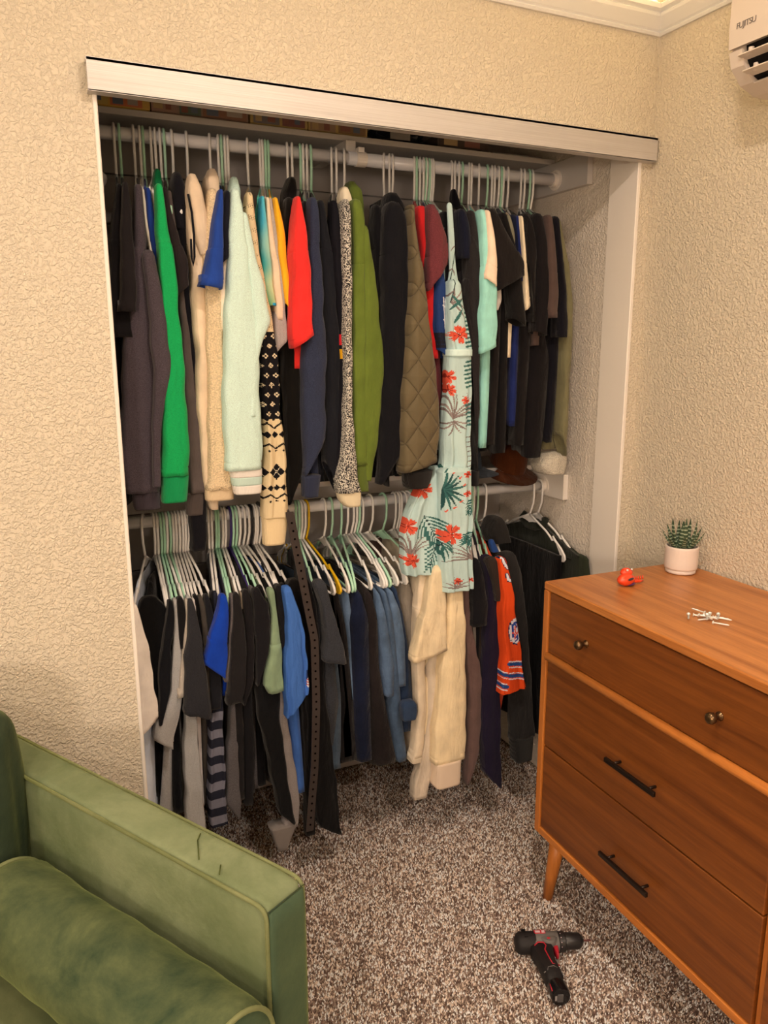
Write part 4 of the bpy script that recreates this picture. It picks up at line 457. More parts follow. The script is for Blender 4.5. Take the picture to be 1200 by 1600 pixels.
STROKES = {'jersey':[([(1.2923,.9454),(1.2787,.9389),(1.2768,.9271),(1.282,.9103),(1.2917,.897),(1.3129,.8903)],.0062,'1d2440'),([(1.2902,.8749),(1.2978,.8576),(1.3167,.851)],.0062,'1d2440'),([(1.2923,.9454),(1.2787,.9389),(1.2768,.9271),(1.282,.9103),(1.2917,.897),(1.3129,.8903)],.004,'ded8d8'),([(1.2902,.8749),(1.2978,.8576),(1.3167,.851)],.004,'ded8d8'),([(1.3492,.6856),(1.3488,.6753),(1.3468,.6661),(1.3433,.6585),(1.3387,.6533),(1.3333,.6507),(1.3274,.651),(1.3216,.6541),(1.3162,.6598),(1.3116,.6676),(1.3082,.677),(1.3063,.6873),(1.3059,.6977),(1.3072,.7074),(1.3099,.7158),(1.3139,.7222),(1.3189,.7261),(1.3246,.7273),(1.3304,.7257),(1.3361,.7214),(1.3412,.7147),(1.3452,.706),(1.3479,.696),(1.3492,.6856)],.0038,'20284a'),([(1.3286,.6592),(1.3285,.6604),(1.3284,.6639),(1.3282,.6695),(1.3279,.6767),(1.3276,.6848),(1.3273,.6933),(1.327,.7014),(1.3267,.7085),(1.3265,.714),(1.3264,.7175),(1.3263,.7187)],.0138,'ded2d0'),([(1.3455,.6861),(1.3452,.677),(1.3436,.6688),(1.3407,.6621),(1.3369,.6574),(1.3324,.655),(1.3275,.6552),(1.3226,.6579),(1.3181,.6629),(1.3143,.6698),(1.3115,.6782),(1.3098,.6873),(1.3095,.6965),(1.3105,.7052),(1.3128,.7127),(1.3161,.7184),(1.3203,.7219),(1.325,.7231),(1.3299,.7217),(1.3346,.7179),(1.3388,.7119),(1.3422,.7043),(1.3445,.6955),(1.3455,.6861)],.0038,'ded2d0'),([(1.3341,.6702),(1.3302,.6678),(1.3258,.6687),(1.3217,.6728),(1.3183,.6795),(1.3161,.6881),(1.3153,.6973),(1.3161,.7059),(1.3183,.713),(1.3217,.7174),(1.3259,.7188),(1.3302,.7168),(1.3341,.7118),(1.3372,.7044)],.0031,'27418c'),([(1.335,.7109),(1.3378,.7046),(1.3391,.6963),(1.3387,.6881),(1.3366,.6821),(1.3333,.6797),(1.3297,.6816),(1.3266,.6873),(1.3249,.6953),(1.325,.7037)],.0024,'d9504a'),([(1.3149,.7058),(1.3242,.7128),(1.3318,.701)],.0021,'27418c'),([(1.3181,.6842),(1.3279,.6763),(1.3261,.6617)],.0022,'d9504a'),([(1.3352,.6751),(1.3381,.6619),(1.3264,.6532)],.0026,'27418c'),([(1.3242,.6493),(1.3364,.643)],.0021,'20284a'),([(1.3071,.5925),(1.3107,.5919),(1.3143,.5912),(1.3179,.5906),(1.3215,.5899),(1.3252,.5893),(1.3288,.5886),(1.3324,.588),(1.3361,.5873),(1.3397,.5866),(1.3434,.586),(1.347,.5853),(1.3507,.5847),(1.3544,.584),(1.358,.5834),(1.3617,.5827),(1.3654,.582),(1.3691,.5814),(1.3728,.5807),(1.3765,.5801),(1.3802,.5794),(1.3839,.5787)],.0021,'ddd0cc'),([(1.3074,.5839),(1.311,.5832),(1.3146,.5826),(1.3182,.5819),(1.3219,.5813),(1.3255,.5806),(1.3291,.5799),(1.3328,.5793),(1.3364,.5786),(1.3401,.578),(1.3437,.5773),(1.3474,.5766),(1.351,.576),(1.3547,.5753),(1.3584,.5746),(1.3621,.574),(1.3658,.5733),(1.3694,.5726),(1.3731,.572),(1.3768,.5713),(1.3805,.5706),(1.3843,.57)],.0059,'28487e'),([(1.3078,.5731),(1.3114,.5724),(1.315,.5717),(1.3186,.5711),(1.3223,.5704),(1.3259,.5698),(1.3295,.5691),(1.3332,.5684),(1.3368,.5677),(1.3405,.5671),(1.3441,.5664),(1.3478,.5657),(1.3515,.5651),(1.3551,.5644),(1.3588,.5637),(1.3625,.563),(1.3662,.5624),(1.3699,.5617),(1.3736,.561),(1.3773,.5603),(1.381,.5597),(1.3847,.559)],.0017,'ddd0cc'),([(1.3085,.5536),(1.3121,.5529),(1.3157,.5522),(1.3193,.5515),(1.323,.5509),(1.3266,.5502),(1.3303,.5495),(1.3339,.5488),(1.3376,.5481),(1.3412,.5474),(1.3449,.5468),(1.3486,.5461),(1.3522,.5454),(1.3559,.5447),(1.3596,.544),(1.3633,.5433),(1.367,.5426),(1.3707,.5419),(1.3744,.5413),(1.3781,.5406),(1.3818,.5399),(1.3856,.5392)],.0017,'ddd0cc'),([(1.3088,.5449),(1.3124,.5442),(1.316,.5435),(1.3197,.5428),(1.3233,.5421),(1.3269,.5414),(1.3306,.5408),(1.3342,.5401),(1.3379,.5394),(1.3416,.5387),(1.3452,.538),(1.3489,.5373),(1.3526,.5366),(1.3563,.5359),(1.36,.5352),(1.3637,.5345),(1.3674,.5338),(1.3711,.5331),(1.3748,.5324),(1.3785,.5317),(1.3822,.531),(1.3859,.5303)],.0059,'28487e'),([(1.3091,.534),(1.3128,.5333),(1.3164,.5326),(1.32,.5319),(1.3237,.5312),(1.3273,.5305),(1.331,.5298),(1.3347,.5291),(1.3383,.5284),(1.342,.5277),(1.3457,.527),(1.3493,.5263),(1.353,.5256),(1.3567,.5249),(1.3604,.5242),(1.3641,.5235),(1.3678,.5228),(1.3715,.5221),(1.3752,.5214),(1.3789,.5207),(1.3827,.52),(1.3864,.5193)],.0021,'ddd0cc'),([(1.2773,.5594),(1.2808,.5587),(1.2844,.558),(1.288,.5574),(1.2916,.5567),(1.2952,.556),(1.2988,.5554),(1.3024,.5547)],.0021,'ddd0cc'),([(1.2775,.5507),(1.2811,.5501),(1.2847,.5494),(1.2883,.5487),(1.2919,.548),(1.2955,.5474),(1.2991,.5467),(1.3027,.546)],.0059,'28487e'),([(1.2779,.5399),(1.2815,.5392),(1.2851,.5386),(1.2887,.5379),(1.2923,.5372),(1.2959,.5365),(1.2995,.5358),(1.3031,.5351)],.0017,'ddd0cc'),([(1.2785,.5204),(1.2821,.5197),(1.2857,.519),(1.2893,.5183),(1.2929,.5176),(1.2965,.5169),(1.3002,.5162),(1.3038,.5155)],.0017,'ddd0cc'),([(1.2788,.5117),(1.2824,.511),(1.286,.5103),(1.2896,.5096),(1.2932,.5089),(1.2968,.5082),(1.3005,.5075),(1.3041,.5068)],.0059,'28487e'),([(1.2792,.5008),(1.2828,.5001),(1.2864,.4994),(1.29,.4987),(1.2936,.498),(1.2972,.4973),(1.3008,.4965),(1.3045,.4958)],.0021,'ddd0cc')],'flag':[([(.6469,.6846),(.6464,.6638)],.0033,'28385f'),([(.6491,.6595),(.6495,.6404)],.0041,'d8cfc9'),([(.6453,.6602),(.6546,.6566)],.0013,'b8322c'),([(.6451,.6527),(.6544,.649)],.0013,'b8322c'),([(.645,.6451),(.6542,.6414)],.0013,'b8322c')],'bluejer':[([(1.0771,1.6828),(1.0806,1.645),(1.0843,1.6)],.0019,'d8ccc4'),([(1.0832,1.6795),(1.0884,1.6)],.0015,'d8ccc4'),([(1.0753,1.6622),(1.0876,1.6555)],.0017,'d8ccc4'),([(1.0779,1.6242),(1.0902,1.614)],.0017,'d8ccc4'),([(1.048,1.5841),(1.0561,1.5842),(1.0642,1.5842),(1.0723,1.5842),(1.0805,1.5843),(1.0886,1.5843),(1.0968,1.5843)],.005,'25242b'),([(1.0481,1.5737),(1.0562,1.5737),(1.0643,1.5737),(1.0724,1.5738),(1.0806,1.5738),(1.0888,1.5738),(1.097,1.5738)],.005,'25242b'),([(1.0482,1.5633),(1.0563,1.5633),(1.0644,1.5633),(1.0726,1.5633),(1.0807,1.5633),(1.0889,1.5633),(1.0972,1.5633)],.005,'25242b'),([(1.0483,1.5528),(1.0564,1.5528),(1.0645,1.5528),(1.0727,1.5527),(1.0809,1.5527),(1.0891,1.5527),(1.0973,1.5527)],.005,'25242b')]}
BELT = [(1.129,.6142,.0105),(1.04,.6294,.0178),(.95,.6458,.0171),(.82,.6673,.0147),(.763,.6771,.0112),(.573,.6757,.0123),(.378,.6675,.0144),(.178,.6502,.0136)]

def smooth1(a, k=2):
    a = np.array(a, float)
    for _ in range(k):
        if len(a) > 4: a[1:-1] = .25*a[:-2]+.5*a[1:-1]+.25*a[2:]
    return a
def paint(x, z, base, strokes):
    """base (n,3); strokes: (points, radius, colour[, taper])"""
    col = base.copy()
    for st in strokes:
        pts, r, c = st[:3]; tp = len(st) > 3
        P = np.array(pts, float); lo = P.min(0)-r; hi = P.max(0)+r
        idx = np.nonzero((x >= lo[0]) & (x <= hi[0]) & (z >= lo[1]) & (z <= hi[1]))[0]
        if not len(idx): continue
        X = x[idx]; Z = z[idx]; best = np.zeros(len(idx), bool); n = len(P)-1
        for i in range(n):
            a = P[i]; d = P[i+1]-a; L2 = max(1e-12, (d**2).sum())
            t = np.clip(((X-a[0])*d[0]+(Z-a[1])*d[1])/L2, 0, 1)
            q = (X-a[0]-t*d[0])**2+(Z-a[1]-t*d[1])**2
            rr = r
            if tp: s_ = (i+t)/n; rr = np.maximum(r*np.sin(np.pi*np.clip(s_*.88+.1, 0, 1))**.8, .0007)
            best |= q < rr**2
        col[idx[best]] = C(c)
    return col
def floral():
    rng = np.random.default_rng(3); S = []
    def W(x, y): return (1.0918+.002023*(x-700)+.0000225*(y-700), 1.2643-.0000546*(x-700)-.0017587*(y-700))
    U = .0018
    def leaf(p0, ang, L, w, c, curl=.3, n=5):
        x, y = p0; pts = []; a = math.radians(ang)
        for i in range(n):
            pts.append(W(x, y)); x += L/(n-1)*math.cos(a); y += L/(n-1)*math.sin(a); a += curl/(n-1)
        S.append((pts, w*U, c, 1))
    def fan(c0, a0, a1, n, L, w, col, curl=.4, alt=None):
        for i, a in enumerate(np.linspace(a0, a1, n)):
            leaf(c0, a, L*(.8+.35*rng.random()), w, (alt if alt and i % 2 else col), curl*(1 if a > (a0+a1)/2 else -1))
    def frond(p0, p1, n, L, col, w=1.5, curl=.6):
        S.append(([W(*p0), W(*p1)], .7*U, '2a3a3a')); sa = math.degrees(math.atan2(p1[1]-p0[1], p1[0]-p0[0]))
        for i in range(n):
            t = (i+.5)/n; q = (p0[0]+(p1[0]-p0[0])*t, p0[1]+(p1[1]-p0[1])*t); l = L*(1-.5*t)
            leaf(q, sa+55-25*t, l, w, col, -curl); leaf(q, sa-55+25*t, l, w, col, curl)
    def flower(cx, cy, r):
        for k in range(6):
            a = 60*k+rng.random()*25
            for q in (-14, 0, 14): leaf((cx+r*.15*math.cos(math.radians(a)), cy+r*.15*math.sin(math.radians(a))), a+q, r*.95, r*.17, 'd9553c', .1, 3)
        for k in range(7): leaf((cx, cy), k*51+10, r*.75, .35, '8e2c22', .1, 3)
    T1, T2, B1 = '3a655d', '2a4b48', '7d6c65'
    for (c0, a0, a1, n, L) in [((702, 650), -115, -25, 9, 48), ((704, 652), 150, 20, 6, 26), ((733, 882), 190, 280, 9, 44), ((640, 872), -120, -40, 8, 42), ((706, 930), 200, 335, 7, 20), ((700, 470), -70, 40, 5, 30), ((722, 640), -90, -50, 4, 30)]:
        fan(c0, a0, a1, n, L, 1.25, B1, .5, alt='927f76')
    fan((684, 762), -75, 85, 10, 36, 2.1, T1, .3, alt=T2)
    for a in np.linspace(-60, 80, 7):
        x = 684+34*math.cos(math.radians(a)); y = 762+34*math.sin(math.radians(a)); S.append(([W(x, y), W(x-3, y+2)], 1.3*U, 'd8614a'))
    frond((662, 805), (686, 858), 9, 40, T1, 1.4); frond((684, 850), (668, 895), 6, 26, T1, 1.3)
    frond((737, 778), (724, 800), 5, 22, T1, 1.4); frond((735, 835), (722, 850), 6, 30, T1, 1.3); frond((726, 330), (700, 470), 4, 16, B1, 1.0)
    for y0, y1 in ((452, 545), (560, 600), (628, 665)):
        for y in np.arange(y0, y1, 6.5): S.append(([W(720+rng.random()*3, y), W(737, y-3)], 1.5*U, T1))
    for y in np.arange(680, 740, 8): S.append(([W(726, y), W(734, y-3)], .7*U, B1))
    for (a, b, c, d) in [(702, 460, 718, 478), (700, 480, 716, 462), (706, 500, 714, 478)]: leaf((a, b), math.degrees(math.atan2(d-b, c-a)), 24, 2.2, T1, .3)
    for (x, y, r) in [(712, 518, 13), (697, 583, 10), (698, 604, 9), (661, 764, 14), (640, 824, 12), (624, 800, 9), (696, 836, 16), (643, 880, 11), (723, 620, 6), (722, 738, 6), (722, 770, 6), (706, 917, 6), (728, 918, 5)]: flower(x, y, r)
    return S
def pattern(name, x, z, cx, h, base):
    n = len(x); col = np.tile(np.array(C(base)), (n, 1)); u = (x-cx)/np.maximum(h, 1e-4)
    def put(mask, c): col[mask] = C(c)
    if name == 'fairisle':
        k = .00166; s = (1.515-z)/k   # knit rows downwards from the first motif row
        X = (x-cx)/.00185
        blk = (s > -45) & (s < 86)
        put(blk, '151214')
        for j in range(0, 9):
            yy = s-(-38+j*14.5); off = (j % 2)*6.5
            xx = (X+off+100*13) % 13-6.5
            m = np.zeros(n, bool)
            for a, b in ((0, 2.3), (0, -2.3), (2.3, 0), (-2.3, 0)): m |= (np.abs(xx-a)+np.abs(yy-b)) < 1.75
            put(m & blk & (s < 82), 'd9c09a')
        tri = (s > 82) & (s < 90) & (np.abs(((X+100*10) % 10)-5)*1.3 > (s-83)); put(tri, '151214')
        def zig(y0, amp, per, th): return np.abs(s-(y0+amp*np.abs((((X+100*per) % per)/per)*2-1))) < th*1.45
        lo = s > 86
        put(lo & zig(92, 8, 20, 1.1), '1c1715'); put(lo & (np.abs(((X+1000) % 20)-10)+np.abs(s-91) < 1.8), '1c1715')
        def dia(y0, r, per, th=0): return (np.abs(((X+100*per+per/2) % per)-per/2)+np.abs(s-y0)*.9) < r
        put(dia(110, 5, 10.5), '151214')
        put(lo & zig(124, 8, 20, 1.1), '1c1715'); put(dia(135, 2.0, 10), '1c1715')
        big = (np.abs(((X+200*11+11) % 22)-11)+np.abs(s-168)*.85) < 11; put(big, '151214')
        ln = big & (np.abs(np.abs(((X+200*11+11) % 22)-11)-np.abs(s-168)*.85) < .6); put(ln, 'cdbb9c')
        put(dia(193, 4.6, 9.5), '151214'); put(lo & zig(203, 8, 20, 1.1), '1c1715'); put(dia(214, 2.0, 10), '1c1715')
        up = s < -45
        hsh = np.sin(X*1.7+s*.9)*np.sin(s*1.3-X*.6)+.5*np.sin(s*.37+2); put(up & (hsh > .95), '2a211c')
    elif name == 'tiedye':
        t = np.clip((1.91-z)/.29, 0, 1)[:, None]; uu = np.clip(u*.5+.5+.25*np.sin(z*60), 0, 1)[:, None]
        a = np.array(C('3f9fc0'))*(1-t)+np.array(C('3f8f4a'))*t; b = np.array(C('4fb0b0'))*(1-t)+np.array(C('e6d98e'))*t
        col[:] = a*(1-uu)+b*uu; put((z < 1.66) & (z > 1.635) & (u > .1), '2f9cc0')
    elif name == 'redyel':
        put((z < 1.583) & (z > 1.557), 'c4252c'); put((z < 1.546) & (z > 1.520), 'd89a1a')
    elif name == 'stripes':
        s = (.586-z)/.0515; put((s > -.1) & ((s % 1) < .5), '77737a')
    elif name in STROKES:
        col = paint(x, z, col, STROKES[name])
        if name == 'flag': pass
    elif name == 'jumpsuit':
        col = paint(x, z, col, FLORAL)
    return col
FLORAL = floral()
def sub_rows(rows, z_hi, z_lo):
    Z = -np.array([r[0] for r in rows]); X = [r[1] for r in rows]; H = [r[2] for r in rows]
    return lambda z: (np.interp(-z, Z, X), np.interp(-z, Z, H))
SECT = .62
def loft(name, rows, Y, hd, parent, mat, seed=0, n=20, dz=.012, pat=None, base=None, fold=1.0, top=True, hollow=True, label=None, sway=1.0):
    rows = sorted(rows, key=lambda r: -r[0]); z0, z1 = rows[0][0], rows[-1][0]
    if pat: n, dz = 110, .0021
    slant = None
    A_ = len(rows)-1; hm = max(r[2] for r in rows[-4:])
    while A_ > 1 and rows[A_][2] < .8*hm and len(rows)-A_ < 4: A_ -= 1
    if hollow and name != 'cuff' and len(rows) > 3 and A_ < len(rows)-1:      # a hem cut on the slant
        (zA, xA, hA), (zB, xB, hB) = rows[A_], rows[-1]; rows = rows[:A_+2]
        slant = (1 if (xA+hA)-(xB+hB) > (xB-hB)-(xA-hA) else -1, zA, zB, xA, hA)
        rows = rows[:-1]+[(zB, xA+(xA-rows[-3][1])*.3, hA*1.02)]
    m = max(7, int((z0-z1)/dz)+1); zs = np.linspace(z0, z1, m)
    hem = hollow and not pat and (z0-z1) > .12
    if hem: zs = np.sort(np.concatenate([zs, [z1+.0225, z1+.0200, z1+.0175]]))[::-1]; m = len(zs)
    zsm = z0-.115-.008*(seed % 5); seam = name == 'sleeve' and not pat and z0-z1 > .16
    if seam: zs = np.sort(np.concatenate([zs, [zsm+.0022, zsm, zsm-.0022]]))[::-1]; m = len(zs)
    cx, h = sub_rows(rows, z0, z1)(zs)
    k = max(2, int(.010/max(dz, .001))+1)
    hs = smooth1(h, k if not pat else 40); cx = smooth1(cx, k if not pat else 60); h = hs
    if hem: h = np.where(np.abs(zs-(z1+.020)) < .0012, h*.955, h)
    if seam: h = np.where(np.abs(zs-zsm) < .0012, h*.94, h)
    rs = np.random.default_rng(seed); ph = rs.uniform(0, 6.28, 8)
    th = np.linspace(0, 2*np.pi, n, endpoint=False)-np.pi/2
    if pat:   # crowd the columns on the front
        w = np.linspace(-1, 1, n, endpoint=False); th = -np.pi/2+np.pi*(np.sign(w)*np.abs(w)**1.15)
    ct, st = np.cos(th), np.sin(th)
    e = SECT; sx = np.sign(ct)*np.abs(ct)**e; sy = np.sign(st)*np.abs(st)**e
    T = np.clip((z0-zs)/.12, 0, 1)
    Hh = h[:, None]; d = hd*np.minimum(1, .45+h/.03)[:, None]
    front = np.clip(-st, 0, 1)[None, :]
    zz = zs[:, None]
    lump = ((1-2*np.abs(np.sin(ct[None, :]*2.1*np.clip(Hh/.02, .6, 2.2)+ph[0]+.7*np.sin(zz*6+ph[1]))))*.5+np.sin(ct[None, :]*7.5*np.clip(Hh/.03, .5, 1.6)+ph[2]+.9*np.sin(zz*9+ph[3]))*.3+np.sin(zz*38+ct[None, :]*3+ph[4])*.22*np.abs(np.sin(zz*5+ph[5])))
    A = .0052*fold*T[:, None]*np.clip(Hh/.022, .35, 1.3)
    xs = cx[:, None]+Hh*sx[None, :]+(.0016*np.sin(zz*31+ph[6])+.0012*np.sin(zz*67+ph[7]))*sway*T[:, None]*np.clip(Hh/.02, .3, 1)
    ys = Y+d*sy[None, :]+A*lump*front
    if slant is not None:
        sgn, zA, zB, xA, hA = slant
        q = np.clip((xs-(xA-hA))/(2*hA), 0, 1); q = q if sgn > 0 else 1-q
        zh = zB+(zA-zB)*q; zz = z0+(zz-z0)*(z0-zh)/(z0-zB)
    V = np.stack([xs, ys, np.broadcast_to(zz, xs.shape)], -1)
    rings = [V[i] for i in range(m)]
    if top:
        c0 = V[0].mean(0); r1 = c0+(V[0]-c0)*.72; r1[:, 2] += min(.010, h[0]*.8); r2 = c0+(V[0]-c0)*.3; r2[:, 2] += min(.014, h[0]*1.1); rings = [r2, r1]+rings
    if hollow:
        c1 = V[-1].mean(0); q1 = c1+(V[-1]-c1)*np.array([.86, .86, 1]); q2 = q1.copy(); q2[:, 2] += .025; rings += [q1, q2]
    VV = np.concatenate(rings); R = len(rings)
    idx = np.arange(R*n).reshape(R, n); a = idx[:-1]; b = idx[1:]
    Fq = np.stack([a, b, np.roll(b, -1, 1), np.roll(a, -1, 1)], -1).reshape(-1, 4)
    faces = [tuple(q) for q in Fq.tolist()]; faces.append(tuple(idx[0].tolist())); faces.append(tuple(idx[-1][::-1].tolist()))
    cols = None
    if pat:
        ctr = VV[Fq].mean(1); cxx, hh = sub_rows(rows, z0, z1)(ctr[:, 2])
        cols = pattern(pat, ctr[:, 0], ctr[:, 2], cxx, hh, base); cols = np.concatenate([cols, np.tile(C(base), (2, 1))])
    o = mk(name, VV.tolist(), faces, parent, mat, True, cols)
    if label: o['label'] = label
    return o
def bodymesh(g, parent, mat, seed):
    RZ = ZU if g['rod'] == 'U' else ZL
    pants = g['kind'] == 'pants'
    xs_, hx, Yn = g['xs'], g['hx'], g['Y']+.030
    zb = min(r[0] for r in g['body']) if pants else g.get('zb', (1.19 if g['kind'] == 'sweat' else 1.235) if g['rod'] == 'U' else .30)
    zc, zsd = (RZ-.208, RZ-.212) if pants else (RZ-.098, RZ-.165)
    rows = g.get('body')
    if rows: rows = sorted(rows, key=lambda r: -r[0]); fn = sub_rows(rows, 0, 0)
    else: fn = lambda z: (np.full_like(z, xs_)+(.004*np.sin(z*7+seed)), np.full_like(z, .0075)+.006*np.clip((zsd-z)/.2, 0, 1))
    rs = np.random.default_rng(seed+77); ph = rs.uniform(0, 6.28, 6)
    Yb = 2.33 if pants else 2.375
    nu = 16; us = np.linspace(0, 1, nu)**1.0; ys = Yn+(Yb-Yn)*us
    d = np.abs(ys-RY); zt = np.where(d < .2, zc-(zc-zsd)*(d/.2), zsd-(d-.2)*.9)
    if g['rod'] == 'L': zt = RZ+np.interp(d, [0, .06, .08, .10, .14, .19, .215], [-.136, -.132, -.131, -.139, -.160, -.180, -.20])
    if pants: zt = zc-np.clip(d-.13, 0, 1)*.3; zb -= .022
    side = np.concatenate([np.arange(nu), np.arange(nu)[::-1]]); sg = np.concatenate([np.ones(nu), -np.ones(nu)])
    m = 30; ts = np.linspace(0, 1, m)
    rings = []
    for t in ts:
        z = zt*(1-t)+zb*t+.006*np.sin(ys*30+ph[5])*t
        xn, hn = fn(z)
        xn = np.where(z > zsd-.02, xs_, xn) if not rows else xn
        back = 2*hx-xs_
        base = np.interp(ys, [Yn, RY, Yb], [0, 1, 1.0])
        xr = hx+(back-hx)*np.clip((ys-RY)/(Yb-RY), 0, 1)
        cx = xn*(1-base)+xr*base + .0035*np.sin(ys*26+ph[0]+1.5*np.sin(z*4+ph[1]))*min(1, t*3)*np.clip(us*5, 0, 1)
        wq = np.clip(us*2.4-.18, 0, 1); hh = hn*(1-wq)+.0075*wq
        hh = hh*min(1, .35+t*4)
        prof = np.ones(nu); prof[0] = .72; prof[1] = 1.0; prof[-1] = .3
        hh = hh*prof
        rings.append(np.stack([cx[side]+sg*hh[side], ys[side], z[side]], -1))
    c = rings[0].copy(); mid = (c[:nu]+c[nu:][::-1])/2; cc = np.concatenate([mid, mid[::-1]]); cc[:, 2] += .003
    rings = [cc*.7+c*.3]+rings
    VV = np.concatenate(rings); n = 2*nu; R = len(rings); idx = np.arange(R*n).reshape(R, n); a = idx[:-1]; b = idx[1:]
    Fq = np.stack([a, np.roll(a, -1, 1), np.roll(b, -1, 1), b], -1).reshape(-1, 4)
    faces = [tuple(q) for q in Fq.tolist()]
    for e in (0, R-1):
        for k in range(nu-1):
            q = (idx[e][k], idx[e][k+1], idx[e][n-2-k], idx[e][n-1-k]); faces.append(tuple(int(i) for i in (q if e else q[::-1])))
    return mk('leg' if pants else 'body', VV.tolist(), faces, parent, mat, True)
def localize(o, par):
    """give the part coordinates relative to its thing's base"""
    off = Vector(par.location); o.data.transform(Matrix.Translation(-off))
CNAME = {'w': 'white', 'g': 'mint green', 'y': 'yellow', 'p': 'purple', 'k': 'black'}
HM = {'w': plain('hanger_white', 'fff2e4', .35, .4), 'g': plain('hanger_green', 'b6dcb6', .35, .4), 'y': plain('hanger_yellow', 'd9a712', .35, .4), 'p': plain('hanger_purple', '3a2a5e', .35, .4), 'k': plain('hanger_black', '201e20', .4, .4)}
def hanger_meshes():
    r = .0036
    hook = [(0, 0, -.098), (0, -.004, -.088), (0, -.019, -.055), (0, -.0215, -.03), (0, -.0215, 0)]
    for a in np.linspace(0, 190, 11)[1:]: hook.append((0, -.0215*math.cos(math.radians(a)), .0215*math.sin(math.radians(a))))
    h = MB().tube(hook, r, 7)
    def arm(s): return [(0, 0, -.097), (0, s*.04, -.113), (0, s*.10, -.137), (0, s*.125, -.152), (0, s*.135, -.160), (0, s*.142, -.157)]
    def end(s): return [(0, s*.138, -.146), (0, s*.150, -.157), (0, s*.185, -.178), (0, s*.205, -.197), (0, s*.209, -.208), (0, s*.203, -.216), (0, s*.19, -.218)]
    f = MB()
    for s in (-1, 1): f.tube(arm(s), r, 7); f.tube(end(s), r*1.1, 7)
    f.tube([(0, -.195, -.218), (0, .195, -.218)], r*.95, 6)
    webs = []
    for s in (-1, 1):   # thin webs at the shoulder ends and under the hook
        P_ = [(s*.150, -.157), (s*.185, -.178), (s*.205, -.197), (s*.208, -.210), (s*.200, -.217), (s*.183, -.217), (s*.180, -.195)]
        v = [(-.0012, y, z) for y, z in P_]+[(.0012, y, z) for y, z in P_]; n = len(P_)
        webs.append(MB().add(v, [tuple(range(n)), tuple(range(n, 2*n))[::-1]]+[(i, (i+1) % n, n+(i+1) % n, n+i) for i in range(n)]))
    P_ = [(-.05, -.118), (0, -.098), (.05, -.118), (.02, -.121), (0, -.126), (-.02, -.121)]; n = 6
    v = [(-.001, y, z) for y, z in P_]+[(.001, y, z) for y, z in P_]
    webs.append(MB().add(v, [tuple(range(n)), tuple(range(n, 2*n))[::-1]]+[(i, (i+1) % n, n+(i+1) % n, n+i) for i in range(n)]))
    return h, f, webs
hh_, ff_, gg_ = hanger_meshes(); HMESH = {}
for k, mat in HM.items():
    L_ = []
    for nm, mb in (('hook', hh_), ('frame', ff_), ('shoulder_web', gg_[0]), ('shoulder_web', gg_[1]), ('neck_web', gg_[2])):
        me = bpy.data.meshes.new(nm); me.from_pydata(mb.v, [], mb.f); me.materials.append(mat)
        if 'web' not in nm: me.polygons.foreach_set('use_smooth', [True]*len(me.polygons))
        L_.append((nm, me))
    HMESH[k] = L_
def hanger(rodk, hx, xe, color, label, Yn=1.965):
    z = ZU if rodk == 'U' else ZL
    e = empty('clothes_hanger', (hx, RY, z)); e.rotation_euler = (0, 0, math.atan2(xe-hx, RY-Yn)); 
    tag(e, label, 'hanger', 'plastic hangers on the %s rod' % ('upper' if rodk == 'U' else 'lower'))
    for nm, me in HMESH[color]:
        o = bpy.data.objects.new(nm, me); o.parent = e; COL.objects.link(o)
    return e
def short(g):
    return g['label'].replace(',', '')
for gi, g in enumerate(GARMENTS):
    base = g['col']; mk_ = g['mat']; SECT = .6 if g['rod'] == 'U' else .38
    z0 = ZU if g['rod'] == 'U' else ZL
    root = empty(g['name'], (g['hx'], RY, z0-.10)); tag(root, g['label'], g['cat'])
    bm_ = fabric(g.get('bcol', base), 'plain' if mk_ == 'attr' else mk_)
    parts = [bodymesh(g, root, bm_, gi)]
    sm = attr_mat() if mk_ == 'attr' else fabric(base, mk_)
    pat = g.get('pat'); pat = pat if mk_ == 'attr' else None
    if 'sl' in g: parts.append(loft('sleeve', g['sl'], g['Y'], g['hd']*(1 if g['rod'] == 'U' else .72), root, sm, gi, pat=pat, base=base))
    if 'cuff' in g:
        rows, cc = g['cuff']
        if g.get('pat') == 'mintcuff':
            zt_ = rows[0][0]; fn = sub_rows(sorted(rows, key=lambda r: -r[0]), 0, 0)
            for a, b_, c_ in ((0, .3, 'dfc9b8'), (.3, .64, 'b4c3b0'), (.64, 1.0, 'dfc9b8')):
                H_ = rows[0][0]-rows[-1][0]; za, zb_ = rows[0][0]-a*H_, rows[0][0]-b_*H_
                rr = [(q, float(fn(np.array([q]))[0][0]), float(fn(np.array([q]))[1][0])) for q in np.linspace(za, zb_, 4)]
                parts.append(loft('cuff', rr, g['Y'], g['hd']*.85, root, fabric(c_, 'rib'), gi+5, dz=.006, fold=.3, hollow=(b_ == 1.0), top=False, label='ribbed cuff band in %s' % ('white' if c_[0] == 'd' else 'mint')))
        else:
            parts.append(loft('cuff', rows, g['Y'], g['hd']*.85, root, fabric(cc, 'rib'), gi+5, dz=.006, fold=.35, top=False, label='ribbed cuff'))
    for (nm, rows, yy, hd, c_, mt) in g.get('ex', []):
        parts.append(loft(nm, rows, yy, hd, root, fabric(c_, mt), gi+9, dz=.005, fold=.8, hollow=False))
    for p in parts: localize(p, root)
    if not g.get('nh'):
        hanger(g['rod'], g['hx'], g.get('he', g['xs']), g['hc'], '%s plastic hanger holding the %s' % (CNAME[g['hc']], ' '.join(short(g).split()[:9])))

SECT = .62
# extra hangers that carry clothes further back in the crush
for rk, hxs in (('U', UP_EXTRA), ('L', LOW_EXTRA)):
    for i, (hx, xe, c, lab) in enumerate(hxs): hanger(rk, hx, xe, c, lab)
